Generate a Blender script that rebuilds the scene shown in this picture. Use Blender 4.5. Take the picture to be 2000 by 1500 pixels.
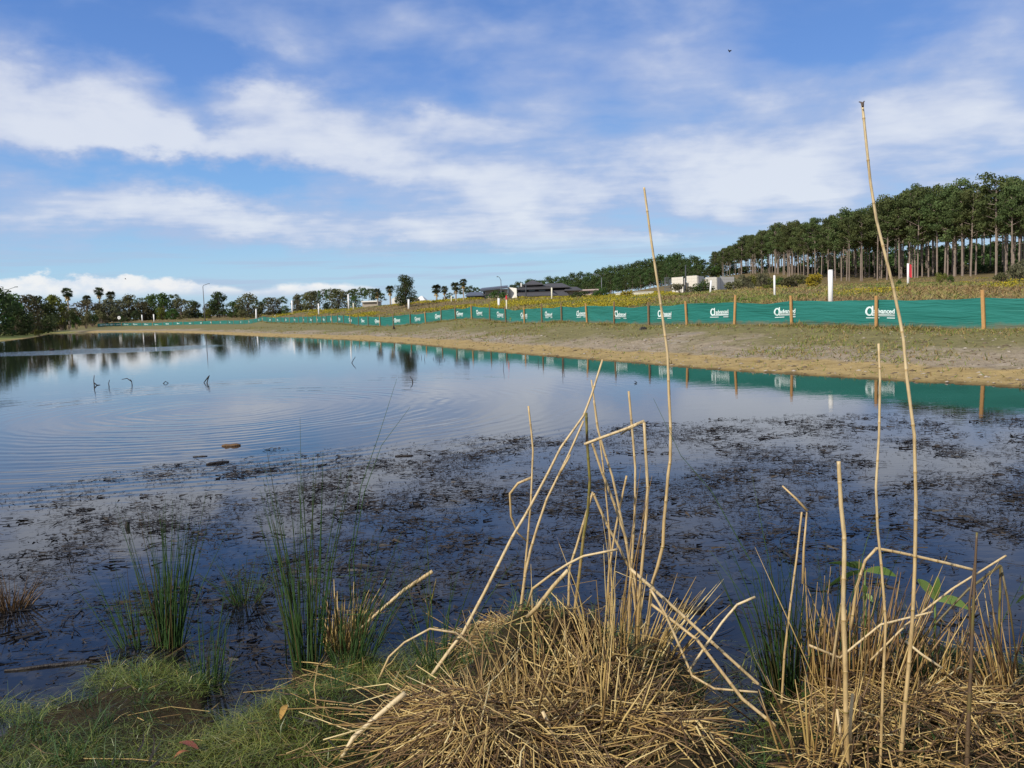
import bpy, math, random
import numpy as np
from mathutils import Matrix, Vector

random.seed(7)
rng = np.random.default_rng(7)
R = math.radians
scene = bpy.context.scene
for o in list(bpy.data.objects):
    bpy.data.objects.remove(o)
COL = scene.collection

# ------------------------------------------------------------------ camera
FPX = 1700.0                      # focal length in pixels of the 2000 px wide photograph
EYE = 1.6
ROLL, PITCH = R(2.0), math.atan(147.9 / FPX)
Fw = np.array([0, math.cos(PITCH), -math.sin(PITCH)])
U0 = np.array([0, math.sin(PITCH), math.cos(PITCH)])
R0 = np.array([1.0, 0, 0])
CX = math.cos(ROLL) * R0 - math.sin(ROLL) * U0
CY = math.sin(ROLL) * R0 + math.cos(ROLL) * U0
cam_data = bpy.data.cameras.new('camera')
cam = bpy.data.objects.new('camera', cam_data)
COL.objects.link(cam)
M = Matrix.Identity(4)
for i in range(3):
    M[i][0], M[i][1], M[i][2] = CX[i], CY[i], -Fw[i]
M[2][3] = EYE
cam.matrix_world = M
cam_data.sensor_width = 36.0
cam_data.lens = 36.0 * FPX / 2000.0
cam_data.clip_start = 0.05
cam_data.clip_end = 6000
scene.camera = cam

def ray(px, py):
    return Fw + (px - 1000) / FPX * CX - (py - 750) / FPX * CY

def W(px, py, Y):                 # the point seen at a pixel, at depth Y
    d = ray(px, py)
    t = Y / d[1]
    return np.array([0, 0, EYE]) + d * t

def G(px, py, z=0.0):             # the point seen at a pixel, on the level z
    d = ray(px, py)
    t = (z - EYE) / d[2]
    return np.array([0, 0, EYE]) + d * t

# ------------------------------------------------------------------ light
SUN_EL = R(35)
SUN_AZ = math.atan2(-0.70, -0.71)           # compass style, from +Y towards +X: behind and left of the camera
sd = np.array([math.cos(SUN_EL) * math.sin(SUN_AZ), math.cos(SUN_EL) * math.cos(SUN_AZ), math.sin(SUN_EL)])
sun_data = bpy.data.lights.new('sun', 'SUN')
sun_data.energy = 4.4
sun_data.angle = R(0.55)
sun_data.color = (1.0, 0.93, 0.82)
sun = bpy.data.objects.new('sun', sun_data)
COL.objects.link(sun)
sun.rotation_euler = Vector(-sd).to_track_quat('-Z', 'Y').to_euler()
sun.location = (-40, -30, 50)

world = bpy.data.worlds.new('World')
scene.world = world
world.use_nodes = True
wn, wl = world.node_tree.nodes, world.node_tree.links
wn.clear()

class NT:
    """small helper to write node maths"""
    def __init__(self, tree):
        self.t, self.n, self.l = tree, tree.nodes, tree.links
    def node(self, typ, **kw):
        n = self.n.new(typ)
        for k, v in kw.items():
            setattr(n, k, v)
        return n
    def put(self, sock, v):
        if hasattr(v, 'is_output'):
            self.l.new(v, sock)
        elif v is not None:
            sock.default_value = v
    def m(self, op, a, b=None, c=None, clamp=False):
        n = self.n.new('ShaderNodeMath')
        n.operation = op
        n.use_clamp = clamp
        for i, v in enumerate((a, b, c)):
            if v is not None:
                self.put(n.inputs[i], v)
        return n.outputs[0]
    def noise(self, vec, scale, detail=4, rough=0.55, dist=0.0, out=0):
        n = self.n.new('ShaderNodeTexNoise')
        n.inputs['Scale'].default_value = scale
        n.inputs['Detail'].default_value = detail
        n.inputs['Roughness'].default_value = rough
        n.inputs['Distortion'].default_value = dist
        if vec is not None:
            self.l.new(vec, n.inputs['Vector'])
        return n.outputs[out]
    def mix(self, fac, a, b, blend='MIX'):
        n = self.n.new('ShaderNodeMix')
        n.data_type = 'RGBA'
        n.blend_type = blend
        n.clamp_factor = True
        self.put(n.inputs[0], fac)
        for i, v in ((6, a), (7, b)):
            if isinstance(v, (tuple, list)) and len(v) == 3:
                v = (*v, 1.0)
            self.put(n.inputs[i], v)
        return n.outputs[2]
    def ramp(self, fac, stops, interp='LINEAR'):
        n = self.n.new('ShaderNodeValToRGB')
        n.color_ramp.interpolation = interp
        e = n.color_ramp.elements
        while len(e) < len(stops):
            e.new(0.5)
        for el, (p, c) in zip(e, stops):
            el.position = p
            el.color = (*c, 1.0) if len(c) == 3 else c
        self.put(n.inputs[0], fac)
        return n.outputs[0]
    def smooth(self, x, a, b, lo=0.0, hi=1.0):
        n = self.n.new('ShaderNodeMapRange')
        n.interpolation_type = 'SMOOTHSTEP'
        self.put(n.inputs[0], x)
        for i, v in enumerate((a, b, lo, hi)):
            n.inputs[1 + i].default_value = v
        return n.outputs[0]
    def xyz(self, x, y, z=0.0):
        n = self.n.new('ShaderNodeCombineXYZ')
        for i, v in enumerate((x, y, z)):
            self.put(n.inputs[i], v)
        return n.outputs[0]
    def scale(self, vec, s):
        n = self.n.new('ShaderNodeVectorMath')
        n.operation = 'MULTIPLY'
        self.l.new(vec, n.inputs[0])
        n.inputs[1].default_value = s
        return n.outputs[0]

BG = 0.10
def build_sky():
    k = NT(world.node_tree)
    sky = k.node('ShaderNodeTexSky', sky_type='NISHITA')
    sky.sun_disc = False
    sky.sun_elevation = SUN_EL
    sky.sun_rotation = SUN_AZ
    sky.air_density = 1.0
    sky.dust_density = 0.4
    sky.ozone_density = 3.0
    geo = k.node('ShaderNodeTexCoord').outputs['Generated']
    sep = k.node('ShaderNodeSeparateXYZ')
    k.l.new(geo, sep.inputs[0])
    x, y, z = sep.outputs
    zc = k.m('MAXIMUM', z, 0.0)
    az = k.m('ARCTAN2', x, y)
    el = k.m('ARCSINE', zc)
    # a flat cloud layer seen in perspective
    inv = k.m('DIVIDE', 1.0, k.m('ADD', zc, 0.07))
    plane = k.xyz(k.m('MULTIPLY', x, inv), k.m('MULTIPLY', y, inv), 0.0)
    warp = k.noise(plane, 1.3, 3, 0.5, out=0)
    n1 = k.noise(k.scale(plane, (1.0, 1.1, 1)), 1.9, 6, 0.5, 0.3)
    n2 = k.noise(k.scale(plane, (1.0, 1.2, 1)), 5.0, 5, 0.52, 0.2)
    # coordinates on the sky, frayed by noise
    azel = k.xyz(az, el, 0.0)
    wa = k.noise(k.scale(azel, (5, 11, 1)), 1.0, 5, 0.6)
    wb = k.noise(k.scale(azel, (6, 13, 1)), 1.0, 5, 0.6)
    wbn = k.n[-1]
    fa = k.m('ADD', az, k.m('MULTIPLY', k.m('SUBTRACT', wa, 0.5), 0.17))
    mp = k.noise(k.scale(azel, (7, 12, 1)), 1.3, 5, 0.6, 0.0)
    off = k.n[-1]
    fe = k.m('ADD', el, k.m('MULTIPLY', k.m('SUBTRACT', mp, 0.5), 0.085))
    def blob(px, py, rx, ry, w, slope=0.0):
        d = ray(px, py); d = d / np.linalg.norm(d)
        a0, e0 = math.atan2(d[0], d[1]), math.asin(d[2])
        dx = k.m('SUBTRACT', fa, a0)
        dy = k.m('SUBTRACT', fe, e0)
        if slope:
            dy = k.m('ADD', dy, k.m('MULTIPLY', dx, slope))
        u = k.m('MULTIPLY', dx, FPX / rx)
        v = k.m('MULTIPLY', dy, FPX / ry)
        q = k.m('ADD', k.m('MULTIPLY', u, u), k.m('MULTIPLY', v, v))
        return k.m('MULTIPLY', k.m('EXPONENT', k.m('MULTIPLY', q, -1.0)), w)
    blobs = [  # px, py, half width, half height, weight, slope
        (60, 180, 260, 70, 1.5, 0.10), (-60, 270, 260, 40, .7, 0), (230, 262, 200, 42, .75, .05),
        (570, 210, 165, 60, 1.5, .06), (450, 290, 220, 40, .95, .05), (880, 250, 130, 38, 1.0, 0),
        (640, 335, 120, 44, .8, 0), (810, 335, 130, 50, .95, .05), (980, 345, 160, 55, .7, 0), (200, 370, 200, 34, .5, .05),
        (120, 420, 330, 40, .62, .03), (560, 420, 330, 38, .62, .05), (760, 462, 420, 36, .7, .06), (1010, 440, 260, 60, .5, 0),
        (420, 58, 190, 34, .42, .14), (800, 40, 260, 40, .30, .1), (1180, 130, 380, 90, .46, .05), (1120, 205, 90, 30, .22, 0),
        (1500, 230, 160, 34, .25, -.25), (1650, 250, 420, 90, .5, -.15), (1920, 170, 260, 110, .5, -.1), (1600, 340, 420, 80, .85, 0), (1250, 370, 300, 45, .85, 0), (1150, 290, 260, 40, .35, 0),
        (1250, 485, 380, 36, .9, 0), (1500, 450, 200, 60, .35, 0), (1590, 45, 70, 22, .25, 0),
    ]
    tot = None
    for b in blobs:
        v = blob(*b)
        tot = v if tot is None else k.m('ADD', tot, v)
    tot = k.m('MULTIPLY_ADD', tot, 0.80, 0.17)
    holes = [(430, 340, 280, 24, -.95, .04), (400, 150, 90, 60, -.75, 0), (500, 120, 180, 30, -.5, 0), (385, 240, 40, 34, -.5, 0), (1300, 447, 150, 20, -.42, 0), (300, 530, 700, 26, -.9, 0), (1680, 75, 130, 50, -.4, 0.1),
             (230, 40, 150, 60, -.5, 0), (770, 180, 200, 50, -.35, 0)]
    hs = None
    for b in holes:
        v = blob(*b)
        hs = v if hs is None else k.m('ADD', hs, v)
    inview = k.m('MULTIPLY', k.smooth(el, 0.34, 0.46, 1.0, 0.0), k.smooth(k.m('ABSOLUTE', az), 0.55, 0.85, 1.0, 0.0))
    n3 = k.noise(k.scale(azel, (7.0, 13.0, 1)), 1.0, 5, 0.5, 0.2)
    tex = k.m('ADD', k.m('MULTIPLY', k.m('SUBTRACT', n1, 0.48), 1.0), k.m('ADD', k.m('MULTIPLY', k.m('SUBTRACT', n2, 0.5), 0.55), k.m('MULTIPLY', k.m('SUBTRACT', n3, 0.49), 2.3)))
    base = k.m('MULTIPLY_ADD', inview, -0.75, 0.75)       # the free cloud cover outside the view
    dens = k.m('ADD', k.m('ADD', tot, hs), k.m('ADD', base, tex))
    cover = k.smooth(dens, -0.20, 1.25)
    core = k.smooth(dens, 0.55, 1.7)
    # thin out right at the horizon
    cover = k.m('MULTIPLY', cover, k.smooth(el, 0.05, 0.085))
    # blue of the phone picture: paler and cooler towards the horizon than the bare physical sky
    grad = k.ramp(k.m('MULTIPLY', el, 2.0), [(0.0, (4.6, 6.6, 8.6)), (0.10, (3.9, 6.5, 9.0)), (0.26, (2.2, 4.7, 8.8)), (0.5, (1.35, 3.05, 7.5)), (0.72, (.95, 2.35, 6.4)), (1.0, (.9, 2.1, 5.2))])
    blue = k.mix(0.22, grad, sky.outputs[0])
    lit = k.m('ADD', k.m('MULTIPLY', k.m('SUBTRACT', n3, 0.5), 0.8), core)
    ccol = k.mix(lit, (4.5, 5.3, 7.5), (7.9, 8.2, 8.9))
    out = k.mix(k.m('MULTIPLY', cover, 0.84), blue, ccol)
    # grey lilac strips low down and the far white cumulus bank on the left
    strip = k.noise(k.scale(azel, (3, 60, 1)), 1.6, 4, 0.5)
    low = k.m('MULTIPLY', k.smooth(strip, 0.46, 0.62), k.m('MULTIPLY', k.smooth(el, 0.0, 0.02), k.smooth(el, 0.045, 0.10, 1.0, 0.0)))
    out = k.mix(k.m('MULTIPLY', low, 0.6), out, (4.3, 5.3, 7.2))
    bump = k.noise(k.scale(azel, (34, 58, 1)), 1.0, 6, 0.6)
    def bank(px, base_py, half, top, amp):
        d = ray(px, base_py); d /= np.linalg.norm(d)
        a0, e0 = math.atan2(d[0], d[1]), math.asin(d[2])
        u = k.m('MULTIPLY', k.m('SUBTRACT', az, a0), FPX / half)
        env = k.m('SUBTRACT', 1.0, k.m('MULTIPLY', u, u), None, True)
        hgt = k.m('MULTIPLY', k.m('MULTIPLY', env, k.m('MULTIPLY_ADD', bump, amp, 1.0 - amp * 0.5)), top / FPX)
        rel = k.m('SUBTRACT', el, e0)
        up = k.smooth(k.m('SUBTRACT', hgt, rel), 0.0, 0.006)
        dn = k.smooth(rel, -0.010, 0.004)
        return k.m('MULTIPLY', k.m('MULTIPLY', up, dn), k.smooth(env, 0.0, 0.15))
    for b in [(140, 572, 300, 34, 1.7), (610, 566, 130, 17, 1.4), (-420, 590, 260, 40, 1.3), (2600, 560, 400, 40, 1.3)]:
        out = k.mix(k.m('MULTIPLY', bank(*b), 0.86), out, k.mix(k.smooth(bump, .35, .62), (7.4, 8.0, 8.9), (9.4, 9.3, 9.2)))
    bg = k.node('ShaderNodeBackground')
    bg.inputs['Strength'].default_value = BG
    k.l.new(out, bg.inputs['Color'])
    k.l.new(bg.outputs[0], k.node('ShaderNodeOutputWorld').inputs[0])
build_sky()
world.cycles.sampling_method = 'MANUAL'
world.cycles.sample_map_resolution = 512

vs = scene.view_settings
vs.view_transform = 'Standard'
vs.look = 'None'
vs.gamma = 1.0
vs.exposure = 0.0
vs.use_curve_mapping = False
scene.cycles.max_bounces = 6
scene.cycles.diffuse_bounces = 2
scene.cycles.glossy_bounces = 3
scene.cycles.transmission_bounces = 2
scene.cycles.transparent_max_bounces = 8

# ------------------------------------------------------------------ mesh helpers
def tag(o, label=None, cat=None, group=None, kind=None):
    if label: o['label'] = label
    if cat: o['category'] = cat
    if group: o['group'] = group
    if kind: o['kind'] = kind
    return o

def link(name, me, parent=None, loc=None):
    o = bpy.data.objects.new(name, me)
    COL.objects.link(o)
    if loc is not None:
        o.location = [float(v) for v in loc]
    if parent is not None:
        o.parent = parent
    return o

def empty(name, loc, rz=0.0):
    o = bpy.data.objects.new(name, None)
    COL.objects.link(o)
    o.location = [float(v) for v in loc]
    o.rotation_euler = (0, 0, rz)
    return o

def mesh_np(name, V, Fc, mat=None, smooth=False, attrs=None):
    """V (n,3); Fc (m,k) with one face size"""
    me = bpy.data.meshes.new(name)
    V = np.asarray(V, dtype=np.float32); Fc = np.asarray(Fc, dtype=np.int32)
    me.vertices.add(len(V)); me.vertices.foreach_set('co', V.ravel())
    m, kk = Fc.shape
    me.loops.add(m * kk); me.loops.foreach_set('vertex_index', Fc.ravel())
    me.polygons.add(m)
    me.polygons.foreach_set('loop_start', np.arange(0, m * kk, kk, dtype=np.int32))
    if smooth:
        me.polygons.foreach_set('use_smooth', np.ones(m, dtype=bool))
    me.update(calc_edges=True)
    if attrs:
        for an, av in attrs.items():
            a = me.attributes.new(an, 'FLOAT', 'POINT')
            a.data.foreach_set('value', np.asarray(av, dtype=np.float32))
    if mat: me.materials.append(mat)
    return me

class MB:
    """collects boxes, tubes, plates into one mesh"""
    def __init__(self): self.v, self.f, self.t = [], [], []
    def add(self, vs, fs, tint=0.5):
        b = len(self.v)
        self.v += [tuple(float(c) for c in p) for p in vs]
        self.t += list(tint) if hasattr(tint, '__len__') else [tint] * len(vs)
        self.f += [tuple(b + i for i in f) for f in fs]
    def box(self, c, s, rz=0.0, tilt=None):
        hx, hy, hz = s[0] / 2, s[1] / 2, s[2] / 2
        ca, sa = math.cos(rz), math.sin(rz)
        vs = []
        for dz in (-hz, hz):
            for dx, dy in ((-hx, -hy), (hx, -hy), (hx, hy), (-hx, hy)):
                vs.append((c[0] + ca * dx - sa * dy, c[1] + sa * dx + ca * dy, c[2] + dz))
        self.add(vs, [(3, 2, 1, 0), (4, 5, 6, 7), (0, 1, 5, 4), (1, 2, 6, 5), (2, 3, 7, 6), (3, 0, 4, 7)])
    def tube(self, pts, rad, n=6, cap=True, tint=0.5):
        pts = [np.array(p, float) for p in pts]
        N = len(pts)
        if not hasattr(rad, '__len__'): rad = [rad] * N
        vs, ts = [], []
        ref = None
        for i in range(N):
            t = pts[min(i + 1, N - 1)] - pts[max(i - 1, 0)]
            t /= (np.linalg.norm(t) + 1e-9)
            if ref is None:
                ref = np.cross(t, [0.31, 0.91, 0.2]) if abs(t[2]) > 0.3 else np.cross(t, [0, 0, 1])
            a = ref - t * ref.dot(t); a /= (np.linalg.norm(a) + 1e-9); ref = a
            b = np.cross(t, a)
            for j in range(n):
                q = 2 * math.pi * j / n
                vs.append(pts[i] + rad[i] * (math.cos(q) * a + math.sin(q) * b))
                ts.append(tint[i] if hasattr(tint, '__len__') else tint)
        fs = []
        for i in range(N - 1):
            for j in range(n):
                j2 = (j + 1) % n
                fs.append((i * n + j, i * n + j2, (i + 1) * n + j2, (i + 1) * n + j))
        if cap:
            fs.append(tuple(range(n - 1, -1, -1)))
            fs.append(tuple((N - 1) * n + j for j in range(n)))
        self.add(vs, fs, ts)
    def build(self, name, mat, parent=None, smooth=False, loc=None):
        me = bpy.data.meshes.new(name)
        v = np.array(self.v)
        if loc is not None: v = v - np.array(loc)
        me.from_pydata([tuple(p) for p in v], [], self.f)
        if smooth:
            me.polygons.foreach_set('use_smooth', np.ones(len(me.polygons), dtype=bool))
        a = me.attributes.new('tint', 'FLOAT', 'POINT')
        a.data.foreach_set('value', np.array(self.t, dtype=np.float32))
        if mat: me.materials.append(mat)
        me.update()
        return link(name, me, parent, loc)

def ribbons(base, d, length, width, bend, side, nseg=3, taper=0.15, power=1.0):
    """N flat blades: base (N,3), unit direction d, bend vector, side vector -> verts, quads, index of blade"""
    N = len(base)
    ts = np.linspace(0, 1, nseg + 1)
    V = np.zeros((N, nseg + 1, 2, 3))
    for i, t in enumerate(ts):
        c = base + d * (length * t)[:, None] + bend * (length * t ** 2)[:, None]
        w = width * (1 - (1 - taper) * t ** power) * 0.5
        V[:, i, 0] = c - side * w[:, None]
        V[:, i, 1] = c + side * w[:, None]
    idx = np.arange(N)[:, None] * (nseg + 1) * 2
    q = []
    for i in range(nseg):
        q.append(np.stack([idx[:, 0] + 2 * i, idx[:, 0] + 2 * i + 1, idx[:, 0] + 2 * i + 3, idx[:, 0] + 2 * i + 2], 1))
    Fq = np.stack(q, 1).reshape(-1, 4)
    bid = np.repeat(np.arange(N), (nseg + 1) * 2)
    return V.reshape(-1, 3), Fq, bid

def straws(p0, p1, p2, r, n=4):
    """N bent stalks through three points, as n sided tubes"""
    N = len(p0)
    P = np.stack([p0, p1, p2], 1)
    T = np.stack([p1 - p0, p2 - p0, p2 - p1], 1)
    T /= (np.linalg.norm(T, axis=2, keepdims=True) + 1e-9)
    up = np.where(np.abs(T[:, 1, 2:3]) > 0.8, np.array([[1.0, 0, 0]]), np.array([[0, 0, 1.0]]))
    A = np.cross(T, up[:, None, :]); A /= (np.linalg.norm(A, axis=2, keepdims=True) + 1e-9)
    B = np.cross(T, A)
    V = np.zeros((N, 3, n, 3))
    for i in range(3):
        rr = r * (1.0, 0.92, 0.7)[i]
        for j in range(n):
            q = 2 * math.pi * j / n
            V[:, i, j] = P[:, i] + rr[:, None] * (math.cos(q) * A[:, i] + math.sin(q) * B[:, i])
    idx = np.arange(N) * 3 * n
    q = []
    for i in range(2):
        for j in range(n):
            j2 = (j + 1) % n
            q.append(np.stack([idx + i * n + j, idx + i * n + j2, idx + (i + 1) * n + j2, idx + (i + 1) * n + j], 1))
    if n == 4:
        q.append(np.stack([idx + 2 * n + j for j in range(4)], 1))
    Fq = np.stack(q, 1).reshape(-1, 4)
    return V.reshape(-1, 3), Fq, np.repeat(np.arange(N), 3 * n)

def unit(v):
    return v / (np.linalg.norm(v, axis=-1, keepdims=True) + 1e-9)

_perm = np.random.default_rng(3).random((64, 64))
def vnoise(x, y):
    xi, yi = np.floor(x).astype(int), np.floor(y).astype(int)
    fx, fy = x - xi, y - yi
    fx, fy = fx * fx * (3 - 2 * fx), fy * fy * (3 - 2 * fy)
    g = lambda a, b: _perm[a % 64, b % 64]
    return (g(xi, yi) * (1 - fx) + g(xi + 1, yi) * fx) * (1 - fy) + (g(xi, yi + 1) * (1 - fx) + g(xi + 1, yi + 1) * fx) * fy
def fbm(x, y, o=3):
    s, a, t = 0, 0.5, 0
    for i in range(o):
        s = s + a * vnoise(x * 2 ** i + 17 * i, y * 2 ** i + 5 * i); t += a; a *= 0.5
    return s / t

# ------------------------------------------------------------------ materials
def mat(name, fn, rough=0.8, spec=0.3):
    m = bpy.data.materials.new(name)
    m.use_nodes = True
    k = NT(m.node_tree)
    p = m.node_tree.nodes['Principled BSDF']
    p.inputs['Roughness'].default_value = rough
    p.inputs['Specular IOR Level'].default_value = spec
    fn(k, p)
    return m

def flat_mat(name, col, rough=0.7, spec=0.3, var=0.25, scale=8.0, bump=0.0):
    def f(k, p):
        tc = k.node('ShaderNodeTexCoord').outputs['Object']
        n = k.noise(tc, scale, 5, 0.6)
        c = k.mix(n, tuple(v * (1 - var) for v in col), tuple(min(1, v * (1 + var)) for v in col))
        k.l.new(c, p.inputs['Base Color'])
        if bump:
            b = k.node('ShaderNodeBump'); b.inputs['Strength'].default_value = bump; b.inputs['Distance'].default_value = 0.02
            k.l.new(k.noise(tc, scale * 3, 4), b.inputs['Height']); k.l.new(b.outputs[0], p.inputs['Normal'])
    return mat(name, f, rough, spec)

def tint_mat(name, stops, rough=0.7, spec=0.3, transl=0.0, objvar=0.0, noise_scale=None, noise_amt=0.25):
    """colour from the per-piece 'tint' attribute"""
    def f(k, p):
        a = k.node('ShaderNodeAttribute', attribute_name='tint').outputs['Fac']
        c = k.ramp(a, stops)
        if objvar:
            r = k.node('ShaderNodeObjectInfo').outputs['Random']
            h = k.node('ShaderNodeHueSaturation')
            k.put(h.inputs['Hue'], k.m('MULTIPLY_ADD', r, objvar * 0.12, 0.5 - objvar * 0.06))
            k.put(h.inputs['Value'], k.m('MULTIPLY_ADD', r, objvar, 1.0 - objvar * 0.5))
            k.l.new(c, h.inputs['Color']); c = h.outputs[0]
        if noise_scale:
            tc = k.node('ShaderNodeTexCoord').outputs['Object']
            n = k.noise(k.scale(tc, noise_scale), 1.0, 4, 0.6)
            c = k.mix(k.m('MULTIPLY', k.smooth(n, 0.45, 0.75), noise_amt * 2), c, (0.10, 0.06, 0.03))
        k.l.new(c, p.inputs['Base Color'])
        if transl:
            tr = k.node('ShaderNodeBsdfTranslucent')
            k.l.new(c, tr.inputs[0])
            mx = k.node('ShaderNodeMixShader'); mx.inputs[0].default_value = transl
            k.l.new(p.outputs[0], mx.inputs[1]); k.l.new(tr.outputs[0], mx.inputs[2])
            k.l.new(mx.outputs[0], k.n['Material Output'].inputs[0])
    return mat(name, f, rough, spec)

STRAW = tint_mat('straw', [(0.0, (.055, .030, .013)), (0.25, (.19, .110, .042)), (0.6, (.40, .27, .088)), (0.85, (.54, .395, .155)), (1.0, (.66, .54, .28))], 0.5, 0.4, 0.0)
REED = tint_mat('reed', [(0.0, (.085, .055, .035)), (0.12, (.115, .075, .042)), (0.2, (.15, .14, .025)), (0.4, (.34, .225, .085)), (0.7, (.50, .355, .165)), (1.0, (.62, .49, .28))], 0.45, 0.4, 0, 0, (90.0, 90.0, 14.0), 0.30)
RUSH = tint_mat('rush', [(0.0, (.10, .055, .025)), (0.15, (.05, .065, .018)), (0.6, (.032, .080, .020)), (1.0, (.065, .12, .035))], 0.5, 0.35, 0.15)
MATGRASS = tint_mat('mat_grass', [(0.0, (.055, .042, .018)), (0.3, (.042, .060, .009)), (0.65, (.090, .135, .015)), (0.9, (.17, .205, .030)), (1.0, (.34, .26, .10))], 0.4, 0.5, 0.15)
DEBRIS = tint_mat('debris', [(0.0, (.010, .007, .005)), (0.6, (.020, .015, .011)), (0.9, (.030, .022, .014)), (1.0, (.05, .034, .018))], 0.55, 0.35)
WEED = tint_mat('weed', [(0.0, (.24, .155, .075)), (0.35, (.34, .25, .11)), (0.6, (.25, .25, .075)), (1.0, (.13, .19, .04))], 0.8, 0.1, 0.2)
FLOWER = tint_mat('flower', [(0.0, (.13, .14, .025)), (0.45, (.27, .24, .03)), (1.0, (.50, .39, .03))], 0.7, 0.1, 0.2)
TIMBER = flat_mat('stake_timber', (.44, .245, .095), 0.7, 0.2, .3, 12, .3)
TIMBER_OLD = flat_mat('old_stake_timber', (.20, .135, .075), 0.8, 0.2, .3, 12, .3)
PVC = flat_mat('white_pvc', (.78, .77, .73), 0.4, 0.4, .06, 3)
CREAM = flat_mat('cream_paint', (.70, .66, .50), 0.6, 0.3, .06, 2)
REDTAPE = flat_mat('red_tape', (.62, .045, .06), 0.5, 0.3, .1, 4)
STEEL = flat_mat('lamp_steel', (.13, .14, .15), 0.5, 0.4, .15, 3)
DARKMETAL = flat_mat('dark_pole', (.05, .055, .06), 0.6, 0.3, .2, 3)
BARK = flat_mat('bark', (.16, .12, .095), 0.9, 0.1, .4, 9, .5)
PINEBARK = flat_mat('pine_bark', (.25, .20, .165), 0.9, 0.1, .45, 14, .5)
PALEBARK = flat_mat('pale_bark', (.34, .30, .25), 0.9, 0.1, .35, 9, .4)
BLACKWOOD = flat_mat('wet_wood', (.018, .013, .010), 0.55, 0.4, .5, 20, .5)
BROWNWOOD = flat_mat('brown_wood', (.13, .075, .035), 0.7, 0.3, .5, 20, .5)
PRINT = flat_mat('white_print', (.66, .78, .76), 0.6, 0.2, .05, 5)

def fabric_fn(k, p):
    uv = k.node('ShaderNodeUVMap').outputs[0]
    st = k.noise(k.scale(uv, (1.2, 16, 1)), 1.0, 5, 0.6, 0.3)
    blot = k.noise(k.scale(uv, (.9, 1.6, 1)), 1.0, 3, 0.5)
    c = k.mix(st, (.012, .128, .106), (.026, .205, .170))
    c = k.mix(k.m('MULTIPLY', blot, .35), c, (.010, .105, .092))
    rnd = k.node('ShaderNodeObjectInfo').outputs['Random']
    c = k.mix(k.m('MULTIPLY', rnd, .30), c, (.035, .20, .165))
    sv = k.node('ShaderNodeSeparateXYZ'); k.l.new(uv, sv.inputs[0])
    mudn = k.noise(k.scale(uv, (2.2, 3.0, 1)), 1.0, 5, .65)
    c = k.mix(k.m('MULTIPLY', k.smooth(k.m('ADD', sv.outputs[1], k.m('MULTIPLY', k.m('SUBTRACT', mudn, .5), .5)), .30, .08), .75), c, (.16, .125, .075))
    streak = k.smooth(k.noise(k.scale(uv, (.7, 42, 1)), 1.0, 3, 0.6), .67, .74)
    c = k.mix(k.m('MULTIPLY', streak, .35), c, (.14, .36, .31))
    k.l.new(c, p.inputs['Base Color'])
    b = k.node('ShaderNodeBump'); b.inputs['Strength'].default_value = .8; b.inputs['Distance'].default_value = .06
    wr = k.noise(k.scale(uv, (.8, 9, 1)), 1.0, 4, 0.55, 0.6)
    k.l.new(wr, b.inputs['Height']); k.l.new(b.outputs[0], p.inputs['Normal'])
FABRIC = mat('green_shade_cloth', fabric_fn, 0.6, 0.25)

def leafmat(name, dark, light, objvar=0.35, transl=0.18):
    return tint_mat(name, [(0.0, dark), (1.0, light)], 0.75, 0.15, transl, objvar)
LEAF = {
    'pine': leafmat('pine_needles', (.045, .064, .022), (.125, .155, .052), .4),
    'hill': leafmat('hill_pine_needles', (.036, .060, .020), (.085, .125, .038), .35),
    'dark': leafmat('dark_leaves', (.026, .042, .016), (.070, .095, .032), .4),
    'olive': leafmat('olive_leaves', (.060, .060, .027), (.145, .135, .062), .4),
    'green': leafmat('green_leaves', (.030, .060, .014), (.080, .140, .030), .3),
    'yellow': leafmat('yellow_green_leaves', (.07, .085, .016), (.17, .175, .035), .3),
    'flower': leafmat('yellow_bloom', (.16, .15, .02), (.46, .36, .03), .2),
    'grey': leafmat('grey_green_leaves', (.07, .075, .042), (.17, .165, .09), .3),
    'palm': leafmat('palm_fronds', (.030, .045, .020), (.10, .115, .055), .3),
}

# ------------------------------------------------------------------ the lie of the land
STAKES = [  # px, py of the foot, depth
    (2500, 640, 16.5), (2190, 640, 19.4), (1924, 640, 22.3), (1713, 640, 25.2), (1548, 637, 28.4), (1435, 632, 31), (1343, 629, 33.4), (1268, 634, 36), (1200, 632, 38.7),
    (1148, 630, 41.2), (1098, 630, 43.9), (1059, 630, 46.4), (1025, 630, 48.8), (989, 630, 51.5), (957, 626, 54), (922, 623.5, 56.8), (891, 624.5, 59.2),
    (862, 628.5, 61.6), (832, 629, 64), (802, 635, 66.5), (769, 637, 69), (743, 637.5, 71.6), (720, 637, 74.2), (701, 635.5, 77), (685, 634, 79.7),
    (672, 632.5, 82.3), (660, 631.5, 85), (649, 631.5, 87.7), (638, 632, 90.3), (629, 632, 92.9), (620, 632, 95.6), (611, 631.5, 98.4), (602, 631.5, 101.2),
    (593, 631.5, 104.2), (584, 631.5, 107.2), (575, 631.5, 110.4), (566, 631, 113.8), (557, 631, 117.4), (549, 631, 121), (540, 630.5, 125), (531, 630.5, 129), (522, 630, 133),
    (513, 630.5, 138), (504, 631, 143), (495, 632, 148), (486, 633, 153.5), (477, 633.5, 159), (468, 634, 165), (457, 635, 171), (445, 636, 177), (430, 637, 184), (414, 637.5, 190),
    (396, 637.5, 195), (378, 637.5, 199), (358, 637.5, 202), (338, 637.5, 204.5), (318, 637.5, 206), (298, 637.5, 207), (278, 637.5, 207.5), (258, 637.3, 207.5), (238, 637.2, 207), (222, 637.5, 206.3), (206, 638, 205.5), (190, 638.5, 204.5)]
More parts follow.
